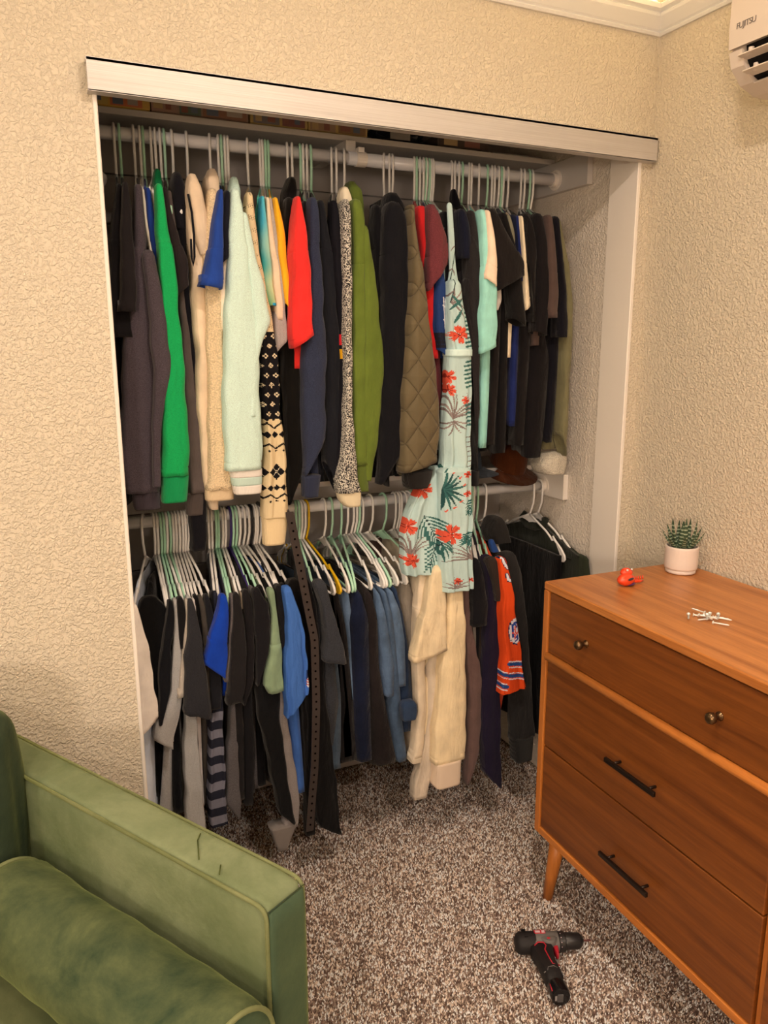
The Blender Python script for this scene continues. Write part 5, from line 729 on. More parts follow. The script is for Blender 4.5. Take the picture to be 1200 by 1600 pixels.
# long black cord loop of the hooded jacket is part of that jacket
jk = [o for o in bpy.data.objects if o.name == 'jacket'][0]
o = MB().tube([(.3985, 1.93, 1.90), (.404, 1.925, 1.86), (.406, 1.922, 1.81), (.404, 1.92, 1.76), (.400, 1.92, 1.74), (.398, 1.922, 1.76), (.399, 1.925, 1.80)], .0028, 7).build('cord_loop', fabric('17151a'), jk, True); localize(o, jk)
# ---- floral jumpsuit
J = JUMPSUIT
root = empty('jumpsuit', (J['hx'], RY, ZU-.1)); tag(root, 'mint sleeveless jumpsuit printed with palm leaves and coral flowers, legs hanging past the lower rod', 'jumpsuit')
am = attr_mat(); base = 'b9cbbf'
g = dict(rod='U', hx=J['hx'], xs=J['xs'], Y=1.93, kind='tee', zb=1.25, body=[(1.86, 1.10, .006), (1.5, 1.12, .012), (1.25, 1.115, .02)])
ps = [bodymesh(g, root, fabric(base), 301)]
ps.append(loft('strap', J['straps'], 1.93, .006, root, am, 302, pat='jumpsuit', base=base, hollow=False))
ps.append(loft('bodice', J['bodice'], 1.92, .028, root, am, 303, pat='jumpsuit', base=base, hollow=False, fold=1.2))
ps.append(loft('hip_panel', J['hips'], 1.92, .030, root, am, 304, pat='jumpsuit', base=base, hollow=False, fold=1.4))
ps.append(loft('waistband', J['band'], 1.917, .035, root, fabric('bccfc2'), 305, hollow=False, top=False, dz=.004, fold=.3))
ps.append(loft('trouser_leg', J['front'], 1.905, .034, root, am, 306, pat='jumpsuit', base=base, fold=1.5))
ps.append(loft('trouser_leg', J['back'], 1.945, .034, root, am, 307, pat='jumpsuit', base=base, fold=2.0))
for p in ps: localize(p, root)
hanger('U', J['hx'], J['xs'], 'g', 'mint green plastic hanger holding the floral jumpsuit')
# ---- eyelet belt hanging from the lower rod
br = empty('belt', (BELT[0][1], 1.93, ZL)); tag(br, 'long dark leather belt full of eyelet holes hanging from the lower rod', 'belt')
rows = BELT; v = []; f = []
N_ = 70; zs = np.linspace(rows[0][0], rows[-1][0], N_); fx = sub_rows(rows, 0, 0)
for i, z in enumerate(zs):
    cx, h = fx(np.array([z])); cx, h = float(cx[0]), min(float(h[0]), .0115); yy = 1.905+.004*math.sin(z*9)
    v += [(cx-h, yy+.003, z), (cx+h, yy+.003, z), (cx+h, yy, z), (cx-h, yy, z)]
for i in range(N_-1):
    for k in range(4): f.append((i*4+k, i*4+(k+1) % 4, i*4+4+(k+1) % 4, i*4+4+k))
f += [(0, 3, 2, 1), (4*N_-4, 4*N_-3, 4*N_-2, 4*N_-1)]
m, b = new_mat('dark_leather', .42, .4, 0, C('3a302b')); bump(m, b, tex(m, 'ShaderNodeTexNoise', 140, objcoord(m), Detail=4.0).outputs['Fac'], .4, .002)
o = mk('strap', v, f, br, m, False); localize(o, br)
mtop = MB().tube([(rows[0][1], 1.92, rows[0][0]-.004), (rows[0][1]-.004, 1.99, rows[0][0]+.03), (rows[0][1]-.01, 2.10, ZL+.022), (rows[0][1]-.01, 2.17, ZL+.026), (rows[0][1]-.01, 2.20, ZL-.03)], .006, 6)
o = mtop.build('upper_loop', m, br, True); localize(o, br)
e1, b1 = new_mat('eyelet_brass', .3, .5, .8, C('2c2622')); e2 = plain('eyelet_hole', '050404', .9, .1)
em = bpy.data.meshes.new('eyelet'); q = MB().lathe([(.0030, 0), (.0030, .0008), (.0018, .0008), (.0018, 0)], 10, cap=False); q.lathe([(.0019, .0004), (.0001, .0004)], 10)
em.from_pydata([(x, -z, y) for x, y, z in q.v], [], q.f); em.materials.append(e2)
z = rows[0][0]-.03; zend = rows[-1][0]+.02; cnt = 0
while z > zend:
    cx = float(fx(np.array([z]))[0][0]); o = bpy.data.objects.new('eyelet', em); o.parent = br; o.location = Vector((cx, 1.9047+.004*math.sin(z*9), z))-br.location; COL.objects.link(o); z -= .0225
# ---- last garments by the side wall, seen broadside
def flat_garment(name, label, cat, hx, col, zt, zb, y0, y1, slope, thick, parts, mat='plain', hang='w', hl=''):
    root = empty(name, (hx, RY, ZL-.1)); tag(root, label, cat)
    nu, m_ = 40, 36; ys = np.linspace(y0, y1, nu); rings = []
    side = np.concatenate([np.arange(nu), np.arange(nu)[::-1]]); sg = np.concatenate([-np.ones(nu), np.ones(nu)])
    for t in np.linspace(0, 1, m_):
        flare = 1+.10*t; yy = RY+(ys-RY)*flare
        ztop = zt-slope*np.abs(ys-RY); z = ztop*(1-t)+zb*t
        wob = .010*np.sin(yy*34+1.3*math.sin(t*3))*t+.005*np.sin(yy*71)*t
        hh = np.full(nu, thick); hh[0] = hh[-1] = thick*.3
        rings.append(np.stack([(hx+wob)[side]+sg*hh[side], yy[side], z[side]], -1))
    VV = np.concatenate(rings); n = 2*nu; R = m_; idx = np.arange(R*n).reshape(R, n); a = idx[:-1]; b = idx[1:]
    faces = [tuple(q) for q in np.stack([a, np.roll(a, -1, 1), np.roll(b, -1, 1), b], -1).reshape(-1, 4).tolist()]
    for e in (0, R-1):
        for k in range(nu-1): faces.append(tuple(int(i) for i in (idx[e][k], idx[e][k+1], idx[e][n-2-k], idx[e][n-1-k])))
    o = mk('body', VV.tolist(), faces, root, fabric(col, mat)); localize(o, root)
    return root
r_ = flat_garment('skirt', 'long black skirt draped over the white hanger in the right corner of the lower rod', 'skirt', 1.560, '0f0d0f', .885, .20, 1.975, 2.34, .02, .007, [])
r2 = flat_garment('jacket', 'dark olive collared jacket on the last hanger of the lower rod by the side wall', 'jacket', 1.600, '33352a', .965, .22, 1.93, 2.385, .33, .008, [])
o = MB().tube([(1.600, 2.12, .972), (1.588, 2.11, .955), (1.583, 2.15, .94), (1.583, 2.20, .94), (1.588, 2.24, .955), (1.60, 2.23, .972)], .014, 8).build('collar', fabric('2c2e24'), r2, True); localize(o, r2)
o = loft('sleeve', [(.88, 1.607, .010), (.80, 1.612, .016), (.6, 1.614, .018), (.45, 1.612, .017)], 1.935, .045, r2, fabric('3b3f2d'), 404); localize(o, r2)
o = MB().box(1.587, 1.5895, 1.96, 2.38, .868, .872).build('yoke_seam', fabric('24261e'), r2); localize(o, r2)
hanger('L', 1.570, 1.565, 'w', 'white plastic hanger in the right corner with its shoulders bare above the black skirt')
hanger('L', 1.605, 1.600, 'w', 'white plastic hanger at the end of the lower rod inside the olive jacket')
r3 = flat_garment('trousers', 'black trousers behind the black skirt at the right end of the lower rod', 'trousers', 1.585, '141214', .868, .30, 2.0, 2.33, .02, .005, [])
# ---- caps and clothes lying on the lower shelf
def cap(name, label, loc, rz, crown_c, brim_c, mat='plain', tilt=0.0, sc=1.0):
    e = empty(name, loc, rz); tag(e, label, 'cap', 'caps on the lower shelf'); Mx = Matrix.Rotation(tilt, 4, 'X')
    v = []; f = []; n = 28; R = 9
    for i in range(R):
        a = i/(R-1)*math.pi/2
        for k in range(n): th = 2*math.pi*k/n; v.append((.085*sc*math.cos(a)**.7*math.cos(th) if i < R-1 else 0, .098*sc*math.cos(a)**.7*math.sin(th) if i < R-1 else 0, .115*sc*math.sin(a)+.004))
    for i in range(R-1):
        for k in range(n): f.append((i*n+k, i*n+(k+1) % n, (i+1)*n+(k+1) % n, (i+1)*n+k))
    o = mk('crown', [tuple(Mx @ Vector(p)) for p in v], f, e, fabric(crown_c, mat))
    v = []; f = []
    for i in range(5):
        for k in range(13):
            th = math.radians(-90-72+144*k/12); r = .09+.075*i/4*math.cos(math.radians((-72+144*k/12)*.9))**.5
            v.append((r*math.cos(th)*sc, r*math.sin(th)*sc, .004-.012*(abs(k-6)/6)**2*(i/4)-.006*i/4))
    for i in range(4):
        for k in range(12): f.append((i*13+k, i*13+k+1, (i+1)*13+k+1, (i+1)*13+k))
    nn_ = len(v); v += [(x, y, z-.003) for x, y, z in v]; f += [tuple(i+nn_ for i in q[::-1]) for q in f]
    o = mk('brim', [tuple(Mx @ Vector(p)) for p in v], f, e, fabric(brim_c, mat)); 
    MB().lathe([(.007, .116*sc), (.006, .121*sc), (.001, .123*sc)], 10, M=Mx).build('button', fabric(crown_c, mat), e, True)
cap('baseball_cap', 'rust brown baseball cap with its brim tipping over the edge of the lower shelf', (1.50, 2.215, 1.152), .15, '5a2c12', '5a2c12', 'plain', .45, .72)
cap('baseball_cap', 'blue denim baseball cap beside the rust brown one on the lower shelf', (1.33, 2.27, 1.150), -.2, '43505f', '55606c', 'denim', .06)
cl = empty('folded_shirt', (1.12, 2.26, 1.149)); tag(cl, 'folded grey clothing lying on the lower shelf beside the denim cap', 'folded clothes')
for k in range(3): MB().box(-.10+.006*k, .09-.004*k, -.05+.004*k, .16, .018*k, .018*k+.0175, .006).build('fold', fabric(('8d8074', '4a4a50', '7a7068')[k]), cl)
# ---- boxes and things on the upper shelf
def art_box(label, x0, x1, y0, y1, z0, z1, base, bands, seed):
    e = empty('board_game_box', ((x0+x1)/2, (y0+y1)/2, z0)); tag(e, label, 'box', 'flat boxes on the upper shelf')
    X, Y_, H_ = (x1-x0)/2, (y1-y0)/2, z1-z0
    MB().box(-X+.0015, X-.0015, -Y_+.0015, Y_-.0015, 0, H_*.9).build('box_base', plain('card_'+base, base, .6, .3, 0, 2.0), e)
    MB().box(-X, X, -Y_, Y_, H_*.12, H_, .001).build('lid', plain('card_'+base, base, .6, .3, 0, 2.0), e)
    rs = random.Random(seed)
    for k, (a, b_, c_) in enumerate(bands):
        MB().box(-X+2*X*a, -X+2*X*b_, -Y_-.0008, -Y_, H_*.14, H_*.96).build('printed_panel', plain('print_'+c_, c_, .5, .3, 0, 2.0), e)
        for j in range(2):
            xa = -X+2*X*(a+(b_-a)*(.08+.46*j)); MB().box(xa, xa+2*X*(b_-a)*rs.uniform(.2, .36), -Y_-.0013, -Y_-.0007, H_*rs.uniform(.2, .3), H_*rs.uniform(.55, .9)).build('printed_mark', plain('print_m%d' % ((k+j) % 4), ('8d7550', '6a453a', '4f545a', '857868')[(k+j) % 4], .5, .3, 0, 2.0), e)
    return e
art_box('flat box with mustard yellow printed edge at the left end of the upper shelf', .10, .372, 2.215, 2.44, 2.143, 2.196, 'a08040', [(.0, .38, '5b5560'), (.40, .62, '9b8347'), (.64, .93, '9a5a3c')], 1)
art_box('flat box with dull pink and green printed edge on the upper shelf', .376, .632, 2.22, 2.45, 2.143, 2.19, '77604f', [(.0, .26, '7d6252'), (.28, .5, '4c5548'), (.52, .98, '70503f')], 2)
art_box('flat box with grey blue and brown printed edge, third on the upper shelf', .636, .80, 2.215, 2.44, 2.143, 2.188, '8a7346', [(.05, .5, '5a5350'), (.55, .95, '64423c')], 3)
art_box('flat box with tan and brown printed edge, fourth on the upper shelf', .804, .985, 2.22, 2.44, 2.143, 2.188, '937a4a', [(.03, .45, '7c644c'), (.5, .97, '6b5238')], 4)
art_box('dark brown flat box on the upper shelf left of the white papers', 1.22, 1.405, 2.225, 2.43, 2.143, 2.182, '3a3029', [(.05, .9, '40342c')], 5)
m, b = new_mat('black_plastic_bag', .3, .5, 0, C('1b1d22')); bg = empty('plastic_bag', (1.10, 2.32, 2.143)); tag(bg, 'crumpled dark plastic bag with pale print on the upper shelf', 'bag')
v = []; f = []; nA, nB = 30, 14; rs = np.random.default_rng(9); nz = rs.normal(0, 1, (nB, nA))
for i in range(nB):
    a = i/(nB-1)*math.pi
    for k in range(nA):
        th = 2*math.pi*k/nA; q = 1+.09*nz[i, k]; v.append((.108*math.sin(a)**.6*math.cos(th)*q, .095*math.sin(a)**.6*math.sin(th)*q, max(0, .024-.024*math.cos(a)*(1 if a > 1.5 else 1)+.003*nz[i, k]*math.sin(a))))
for i in range(nB-1):
    for k in range(nA): f.append((i*nA+k, i*nA+(k+1) % nA, (i+1)*nA+(k+1) % nA, (i+1)*nA+k))
mk('bag', v, f, bg, m, False)
MB().box(-.045, .02, -.1085, -.1065, .006, .03).build('printed_patch', plain('bag_print', '8f8578', .5, .3), bg)
pp = empty('paper_stack', (1.525, 2.31, 2.143)); tag(pp, 'loose white papers at the right end of the upper shelf', 'papers')
for k in range(4): MB().box(-.11+.006*k, .10-.004*k, -.085+.007*k, .12, .0035*k, .0035*k+.0028).build('sheet', plain('paper', 'c9bdb0', .8, .2), pp)

kb = empty('wall_knob', (.236, 2.20, 1.968)); tag(kb, 'round white knob at the left end of the closet under the upper rod', 'knob')
auto_smooth(MB().lathe([(.004, -.05), (.006, -.03), (.008, -.016), (.014, -.008), (.017, .002), (.015, .011), (.008, .017), (.001, .0185)], 24).build('knob_head', M_WHITE, kb))

ml, lb = new_mat('led_strip_glow', .6); lb.inputs['Emission Color'].default_value = (1, .70, .33, 1); lb.inputs['Emission Strength'].default_value = 2
o = MB().box(1.653, 1.669, .05, 1.75, 2.4495, 2.4535).build('led_strip', ml); tag(o, 'warm light strip lying on the moulding of the right wall', 'light strip')
o = MB().box(-.05, 1.64, 1.780, 1.796, 2.4495, 2.4535).build('led_strip', ml); tag(o, 'warm light strip lying on the moulding above the closet', 'light strip')
# ------------------------------------------------------------------ dresser
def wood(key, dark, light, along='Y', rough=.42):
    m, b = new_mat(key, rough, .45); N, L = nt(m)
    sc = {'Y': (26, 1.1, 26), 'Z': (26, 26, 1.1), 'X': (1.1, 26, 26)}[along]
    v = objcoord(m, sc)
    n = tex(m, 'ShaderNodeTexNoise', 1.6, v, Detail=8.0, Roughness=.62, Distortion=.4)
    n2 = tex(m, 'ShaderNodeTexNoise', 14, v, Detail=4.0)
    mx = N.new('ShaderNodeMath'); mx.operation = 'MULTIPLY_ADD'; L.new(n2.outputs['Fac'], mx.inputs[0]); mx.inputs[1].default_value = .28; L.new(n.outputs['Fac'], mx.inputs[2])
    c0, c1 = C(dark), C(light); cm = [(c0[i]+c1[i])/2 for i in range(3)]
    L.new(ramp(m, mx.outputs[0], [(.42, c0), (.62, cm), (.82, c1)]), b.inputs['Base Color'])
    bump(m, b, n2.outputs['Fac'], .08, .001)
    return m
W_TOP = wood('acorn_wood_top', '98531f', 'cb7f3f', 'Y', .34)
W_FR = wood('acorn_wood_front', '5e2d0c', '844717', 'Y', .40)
W_EDGE = wood('light_edge_wood_long', 'a85c20', 'd07c34', 'Y', .42)
W_EDGEZ = wood('light_edge_wood_upright', 'a0561e', 'c87630', 'Z', .42)
DR = empty('dresser', (1.678, 1.589, 0), math.radians(-1.5)); tag(DR, 'mid-century wooden dresser with tapered legs along the right wall', 'dresser')
# local frame: x from -.465 (front) to 0 (wall); y from 0 (closet end) to -LEN
LEN = 1.50; FX = -.465; ZT, ZB0 = .945, .212; TH = .022
def dbox(name, mat, *a, bev=.002, par=None): return MB().box(*a, bev).build(name, mat, par or DR)
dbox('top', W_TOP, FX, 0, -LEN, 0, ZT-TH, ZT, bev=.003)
dbox('side_panel', W_EDGEZ, FX, -.002, -.022, -.0005, ZB0, ZT-TH-.0005)
dbox('side_panel', W_EDGEZ, FX, -.002, -LEN+.0005, -LEN+.022, ZB0, ZT-TH-.0005)
dbox('bottom_panel', W_EDGE, FX, -.002, -LEN+.0225, -.0225, ZB0, ZB0+.022)
dbox('back_panel', W_FR, -.010, -.002, -LEN+.0225, -.0225, ZB0+.0225, ZT-TH-.0005)
dbox('divider', W_EDGEZ, FX+.012, -.011, -LEN/2-.008, -LEN/2+.008, ZB0+.0225, ZT-TH-.0005)
# rounded rail between the top drawers and the rest
M = Matrix.Translation((FX+.002, 0, .740)) 
o = MB().tube([(FX+.006, -.018, .742), (FX+.004, -.022, .742), (FX+.004, -LEN+.022, .742), (FX+.006, -LEN+.018, .742)], [.004, .0115, .0115, .004], 16).build('rail', W_EDGE, DR, True)
M_KNOB = plain('aged_brass', '6b5034', .28, .5, .9)
M_BAR = plain('dark_bronze', '3b2f27', .35, .5, .85)
rows_d = [(.7545, ZT-TH-.003, 'knob'), (.486, .7295, 'bar'), (ZB0+.0245, .4815, 'bar')]
colsd = [(-.0245, -LEN/2+.0095), (-LEN/2-.0095, -LEN+.0245)]
for ci, (ya, yb) in enumerate(colsd):
    for (za, zb, kd) in rows_d:
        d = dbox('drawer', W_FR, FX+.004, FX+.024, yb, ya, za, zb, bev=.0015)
        MB().box(FX+.0245, -.03, yb+.012, ya-.012, za+.01, zb-.02).build('drawer_box', W_EDGE, d)
        if kd == 'knob':
            for q in (.215, .80):
                yy = ya+(yb-ya)*q; zc = za+(zb-za)*.5-.004
                Mx = Matrix.Translation((FX+.0042, yy, zc)) @ Matrix.Rotation(-math.pi/2, 4, 'Y')
                MB().lathe([(.0095, 0), (.0095, .002), (.0055, .004), (.005, .012), (.008, .015), (.0115, .019), (.0125, .024), (.0115, .029), (.008, .0325), (.003, .034)], 22, M=Mx).build('knob', M_KNOB, d, True)
        else:
            yc = (ya+yb)/2-.002; zc = .592 if za > .4 else .341; L2 = .083
            h = MB().box(FX-.026, FX-.018, yc-L2, yc+L2, zc-.006, zc+.006, .0012).build('handle', M_BAR, d)
            for s_ in (-1, 1): MB().tube([(FX-.0185, yc+s_*.058, zc), (FX+.0042, yc+s_*.058, zc)], .0035, 10).build('post', M_BAR, d, True)
for (lx, ly, sx_, sy_) in ((FX+.045, -.055, -1, 1), (-.05, -.055, 0, 1), (FX+.045, -LEN+.055, -1, -1), (-.05, -LEN+.055, 0, -1)):
    top = Vector((lx, ly, ZB0-.0005)); foot = Vector((lx+sx_*.012, ly+sy_*.022, 0))
    MB().tube([top, top.lerp(foot, .5), foot], [.0225, .0185, .0135], 20).build('leg', W_EDGEZ, DR, True)
dbox('apron', W_EDGE, FX+.05, FX+.066, -LEN+.07, -.07, ZB0-.045, ZB0-.0005)
# ------------------------------------------------------------------ succulent
PZ = ZT+.001
pot = empty('potted_succulent', (1.600, 1.510, PZ)); tag(pot, 'zebra-striped succulent in a small white ribbed ceramic pot on the dresser', 'plant')
M_POT = plain('white_ceramic', 'e3ccb8', .35, .5)
v = []; f = []; prof_p = [(.036, 0, 0), (.0395, .002, 0), (.0395, .0085, 0), (.0375, .010, 0), (.0375, .011, 0), (.0425, .013, 0), (.0435, .017, 1), (.0437, .030, 1), (.0437, .045, 1), (.0435, .060, 1), (.0435, .066, 0), (.0435, .072, 0), (.0425, .0745, 0), (.0395, .0745, 0), (.0385, .072, 0), (.0375, .058, 0)]
n = 96
for i, (r, z, rib) in enumerate(prof_p):
    for k in range(n): rr = r-(.0007 if (rib and (k//2+i) % 2) else 0); v.append((rr*math.cos(2*math.pi*k/n), rr*math.sin(2*math.pi*k/n), z))
for i in range(len(prof_p)-1):
    for k in range(n): f.append((i*n+k, i*n+(k+1) % n, (i+1)*n+(k+1) % n, (i+1)*n+k))
f.append(tuple(range(n))[::-1]); mk('pot', v, f, pot, M_POT)
m, b = new_mat('potting_soil', .95, .1, 0, C('2a2320')); bump(m, b, tex(m, 'ShaderNodeTexNoise', 300, objcoord(m), Detail=5.0).outputs['Fac'], 1, .006)
MB().lathe([(.0382, .062), (.02, .0655), (.002, .066)], 24).build('soil', m, pot, True)
m, b = new_mat('zebra_leaf', .45, .4); N, L = nt(m); a = N.new('ShaderNodeAttribute'); a.attribute_name = 'Col'; L.new(a.outputs['Color'], b.inputs['Base Color']); M_LEAF = m
rl = random.Random(8)
for k in range(22):
    ring = 0 if k < 6 else (1 if k < 13 else 2)
    az = k*2.399+rl.uniform(-.15, .15); tilt = (.20, .52, .98)[ring]+rl.uniform(-.08, .08); Lf = (.078, .085, .068)[ring]*rl.uniform(.9, 1.12); r0 = (.005, .010, .014)[ring]
    v = []; f = []; cols = []; ns, nk = 26, 8
    for i in range(ns):
        t = i/(ns-1); w = .0115*(1-t)**.75*(.75+.9*t*(1-t))+.0004; th_ = w*.42
        s_ = t*Lf; bend = tilt-.28*t
        x = r0+s_*math.sin(bend); z = .064+s_*math.cos(bend)
        for j in range(nk):
            a_ = 2*math.pi*j/nk; u_ = w*math.cos(a_); q_ = th_*math.sin(a_); 
            px = x+q_*math.cos(bend); pz = z-q_*math.sin(bend); py = u_
            v.append((px*math.cos(az)-py*math.sin(az), px*math.sin(az)+py*math.cos(az), pz))
    for i in range(ns-1):
        for j in range(nk):
            f.append((i*nk+j, i*nk+(j+1) % nk, (i+1)*nk+(j+1) % nk, (i+1)*nk+j)); cols.append(C('98a080') if (i % 3 == 1 and 1 < i < ns-5) else C('35482f'))
    f.append(tuple(range(nk))[::-1]); f.append(tuple((ns-1)*nk+j for j in range(nk))); cols += [C('35482f')]*2
    mk('leaf', v, f, pot, M_LEAF, True, np.array(cols))
# ------------------------------------------------------------------ screws
M_ZN = plain('zinc', 'efe8de', .35, .5, .6)
def screw_mesh():
    a = MB(); L_ = .036
    a.lathe([(.0004, 0), (.0044, .0002), (.0044, .0010), (.0016, .0032)], 14, cap=True)
    v = []; f = []; n = 8; m_ = 64
    for i in range(m_):
        t = i/(m_-1); z = .003+t*(L_-.003)
        r = (.0018 if t < .3 else .0016+.0006*(1 if i % 3 == 0 else 0))*(1 if t < .88 else max(.08, (1-t)/.12))
        for k in range(n): v.append((r*math.cos(2*math.pi*k/n), r*math.sin(2*math.pi*k/n), z+(.0003*k/n)))
    for i in range(m_-1):
        for k in range(n): f.append((i*n+k, i*n+(k+1) % n, (i+1)*n+(k+1) % n, (i+1)*n+k))
    a.add(v, f); return a
SC = screw_mesh(); sme = bpy.data.meshes.new('screw'); sme.from_pydata(SC.v, [], SC.f); sme.materials.append(M_ZN)
sme.polygons.foreach_set('use_smooth', [True]*len(sme.polygons))
rl = random.Random(5)
def screw(x, y, z, az, label, grp=None, pitch=0.0):
    o = bpy.data.objects.new('screw', sme); COL.objects.link(o); o.location = (x, y, z); o.rotation_euler = (0, math.pi/2-pitch, az); tag(o, label, 'screw', grp)
bx, by = 1.368, 1.208
spots = [(-.022, .028), (-.016, .020), (-.010, .012), (.0, .006), (.004, -.004), (.012, -.010), (.002, -.016), (-.004, .0), (.016, .002), (.010, .010), (-.014, .006), (.006, -.022), (-.006, -.010), (.020, -.018)]
for k, (dx, dy) in enumerate(spots):
    lay = 0 if k < 7 else (1 if k < 12 else 2)
    screw(bx+dx, by+dy, PZ+.0038+lay*.0042, rl.uniform(-2.4, -.6) if k % 3 else rl.uniform(0, 6.28), 'zinc wood screw in the small heap on the dresser top', 'heap of screws on the dresser', rl.uniform(-.03, .03))
screw(1.352, 1.172, PZ+.0038, -1.15, 'single zinc wood screw lying just in front of the heap', None, .05)
# ------------------------------------------------------------------ small orange trinket
toy = empty('plastic_trinket', (1.378, 1.478, PZ), .3); toy.scale = (1.35, 1.35, 1.35); tag(toy, 'small translucent orange-red plastic trinket with a spiny tail on the dresser', 'trinket')
m, b = new_mat('orange_plastic', .18, .6, 0, C('e8431c')); b.inputs['Subsurface Weight'].default_value = .3; b.inputs['Subsurface Radius'].default_value = (.01, .004, .002); b.inputs['Coat Weight'].default_value = .6; M_TOY = m
def blob(c, r, n=18, m_=12, wob=0, seed=0):
    rs = np.random.default_rng(seed); v = []; f = []
    for i in range(m_+1):
        a = math.pi*i/m_
        for k in range(n):
            th = 2*math.pi*k/n; q = 1+wob*math.sin(3*th+seed)*math.sin(2*a+seed)
            v.append((c[0]+r[0]*math.sin(a)*math.cos(th)*q, c[1]+r[1]*math.sin(a)*math.sin(th)*q, c[2]+r[2]*math.cos(a)))
    for i in range(m_):
        for k in range(n): f.append((i*n+k, (i+1)*n+k, (i+1)*n+(k+1) % n, i*n+(k+1) % n))
    return v, f
mk('body', *blob((0, 0, .012), (.021, .015, .012), wob=.08, seed=2), toy, M_TOY)
mk('lump', *blob((.006, .004, .024), (.013, .011, .009), wob=.1, seed=5), toy, M_TOY)
mk('dark_slot', *blob((-.004, -.0135, .016), (.010, .0022, .0025)), toy, plain('trinket_slot', '2a3038', .3, .5))
mk('purple_base', *blob((.006, -.004, .0035), (.014, .010, .0035)), toy, plain('trinket_purple', '5b2a5e', .3, .5))
for k, (x, y) in enumerate(((-.003, -.004), (.009, -.006))): MB().lathe([(.002, 0), (.002, .002), (.0012, .003), (.0002, .0034)], 10, M=Matrix.Translation((x, y, .030))).build('stud', plain('trinket_stud', 'e5d6c4', .3, .5), toy, True)
MB().tube([(.014, -.002, .006), (.024, -.006, .005), (.034, -.010, .004), (.044, -.012, .003)], [.005, .0038, .003, .0012], 10).build('tail', M_TOY, toy, True)
for k in range(5):
    x = .021+k*.005; y = -.005-k*.0018; MB().tube([(x, y, .007), (x+.001, y+.001, .012), (x+.003, y+.001, .0145)], [.0016, .0012, .0003], 6).build('spine', M_TOY, toy, True)
# ------------------------------------------------------------------ cordless drill lying on the carpet
DX = empty('cordless_drill', (1.04, 1.432, .006), math.atan2(1.376-1.448, 1.214-1.036)); tag(DX, 'grey and black cordless drill with red trim lying on the carpet', 'drill')
M_DG = plain('drill_grey', '6b645c', .5, .4); M_DB = plain('drill_black_rubber', '201c1b', .6, .3); M_DR = plain('drill_red', 'b52430', .45, .4); M_CH = plain('chuck_black', '2a2624', .35, .5, .2); M_BATT = plain('battery_black', '141213', .25, .5)
RX90 = Matrix.Rotation(math.pi/2, 4, 'Y')
ZC = .027
def lz(prof, mat, name, sq=1.0, n=28, zc=ZC):
    v = MB().lathe([(r, x) for x, r in prof], n, M=Matrix.Translation((0, 0, zc)) @ Matrix.Diagonal((1, 1, sq, 1)) @ RX90)
    return auto_smooth(v.build(name, mat, DX), 35)
lz([(0, .014), (.004, .022), (.012, .0268), (.040, .0272), (.052, .0268)], M_DB, 'motor_housing_cap')
lz([(.0385, .0274), (.060, .0284), (.085, .0280), (.108, .0258), (.112, .0245)], M_DG, 'gear_housing', sq=.93)
lz([(.1125, .0235), (.114, .0248), (.128, .0248), (.130, .0225)], M_CH, 'clutch_collar')
lz([(.1305, .0205), (.133, .0215), (.150, .0205), (.166, .0200), (.170, .0185), (.176, .0130), (.179, .0080)], M_CH, 'chuck')
MB().tube([(.179, 0, ZC), (.200, 0, ZC)], .0028, 6).build('bit', plain('bit_steel', '8a5a52', .3, .5, .8), DX)
# grip: outline in the floor plane, extruded through the thickness with a bevel
def slab(poly, z0, z1, mat, name, bev=.004):
    cx = sum(p[0] for p in poly)/len(poly); cy = sum(p[1] for p in poly)/len(poly); n = len(poly)
    def ins(k): return [(cx+(x-cx)*k, cy+(y-cy)*k) for x, y in poly]
    v = []
    for k, z in ((.80, z0), (1.0, z0+bev), (1.0, z1-bev), (.82, z1)): v += [(x, y, z) for x, y in ins(k)]
    f = [tuple(range(n))[::-1], tuple(range(3*n, 4*n))]
    for r in range(3): f += [(r*n+i, r*n+(i+1) % n, (r+1)*n+(i+1) % n, (r+1)*n+i) for i in range(n)]
    return auto_smooth(mk(name, v, f, DX, mat), 50)
def rr_(pts, k=2):
    for _ in range(k):
        q = []
        for i in range(len(pts)):
            a, b = pts[i], pts[(i+1) % len(pts)]; q += [(a[0]*.75+b[0]*.25, a[1]*.75+b[1]*.25), (a[0]*.25+b[0]*.75, a[1]*.25+b[1]*.75)]
        pts = q
    return pts
slab(rr_([(.036, -.014), (.088, -.010), (.094, -.030), (.086, -.060), (.090, -.100), (.094, -.136), (.050, -.140), (.046, -.100), (.042, -.060), (.034, -.040)]), .004, .046, M_DB, 'grip', .009)
slab(rr_([(.060, -.006), (.108, -.006), (.104, -.022), (.088, -.030), (.070, -.024)]), .008, .0535, M_DG, 'shoulder_panel', .004)
slab(rr_([(.092, -.018), (.107, -.016), (.105, -.040), (.102, -.052), (.095, -.050)]), .017, .037, M_DR, 'trigger', .004)
MB().tube([(.044, -.040, .0425), (.044, -.030, .045), (.054, -.022, .0475), (.068, -.024, .048), (.072, -.034, .047), (.066, -.046, .0462), (.070, -.070, .0452), (.074, -.092, .0450), (.090, -.096, .0430)], .0018, 8).build('red_piping', M_DR, DX, True)
MB().tube([(.046, -.116, .0425), (.056, -.112, .045), (.060, -.102, .0455), (.074, -.099, .0455), (.086, -.108, .0445), (.092, -.122, .0420)], .0013, 8).build('grey_piping', M_DG, DX, True)
MB().box(.050, .080, .000, .013, ZC+.0255, ZC+.0270, .001).build('red_label', M_DR, DX); MB().box(.053, .066, .003, .010, ZC+.0268, ZC+.0274).build('label_print', plain('label_pale', 'd9b8b2', .5, .3), DX); MB().box(.070, .078, .002, .0105, ZC+.0268, ZC+.0274).build('label_print', plain('label_pale', 'd9b8b2', .5, .3), DX)
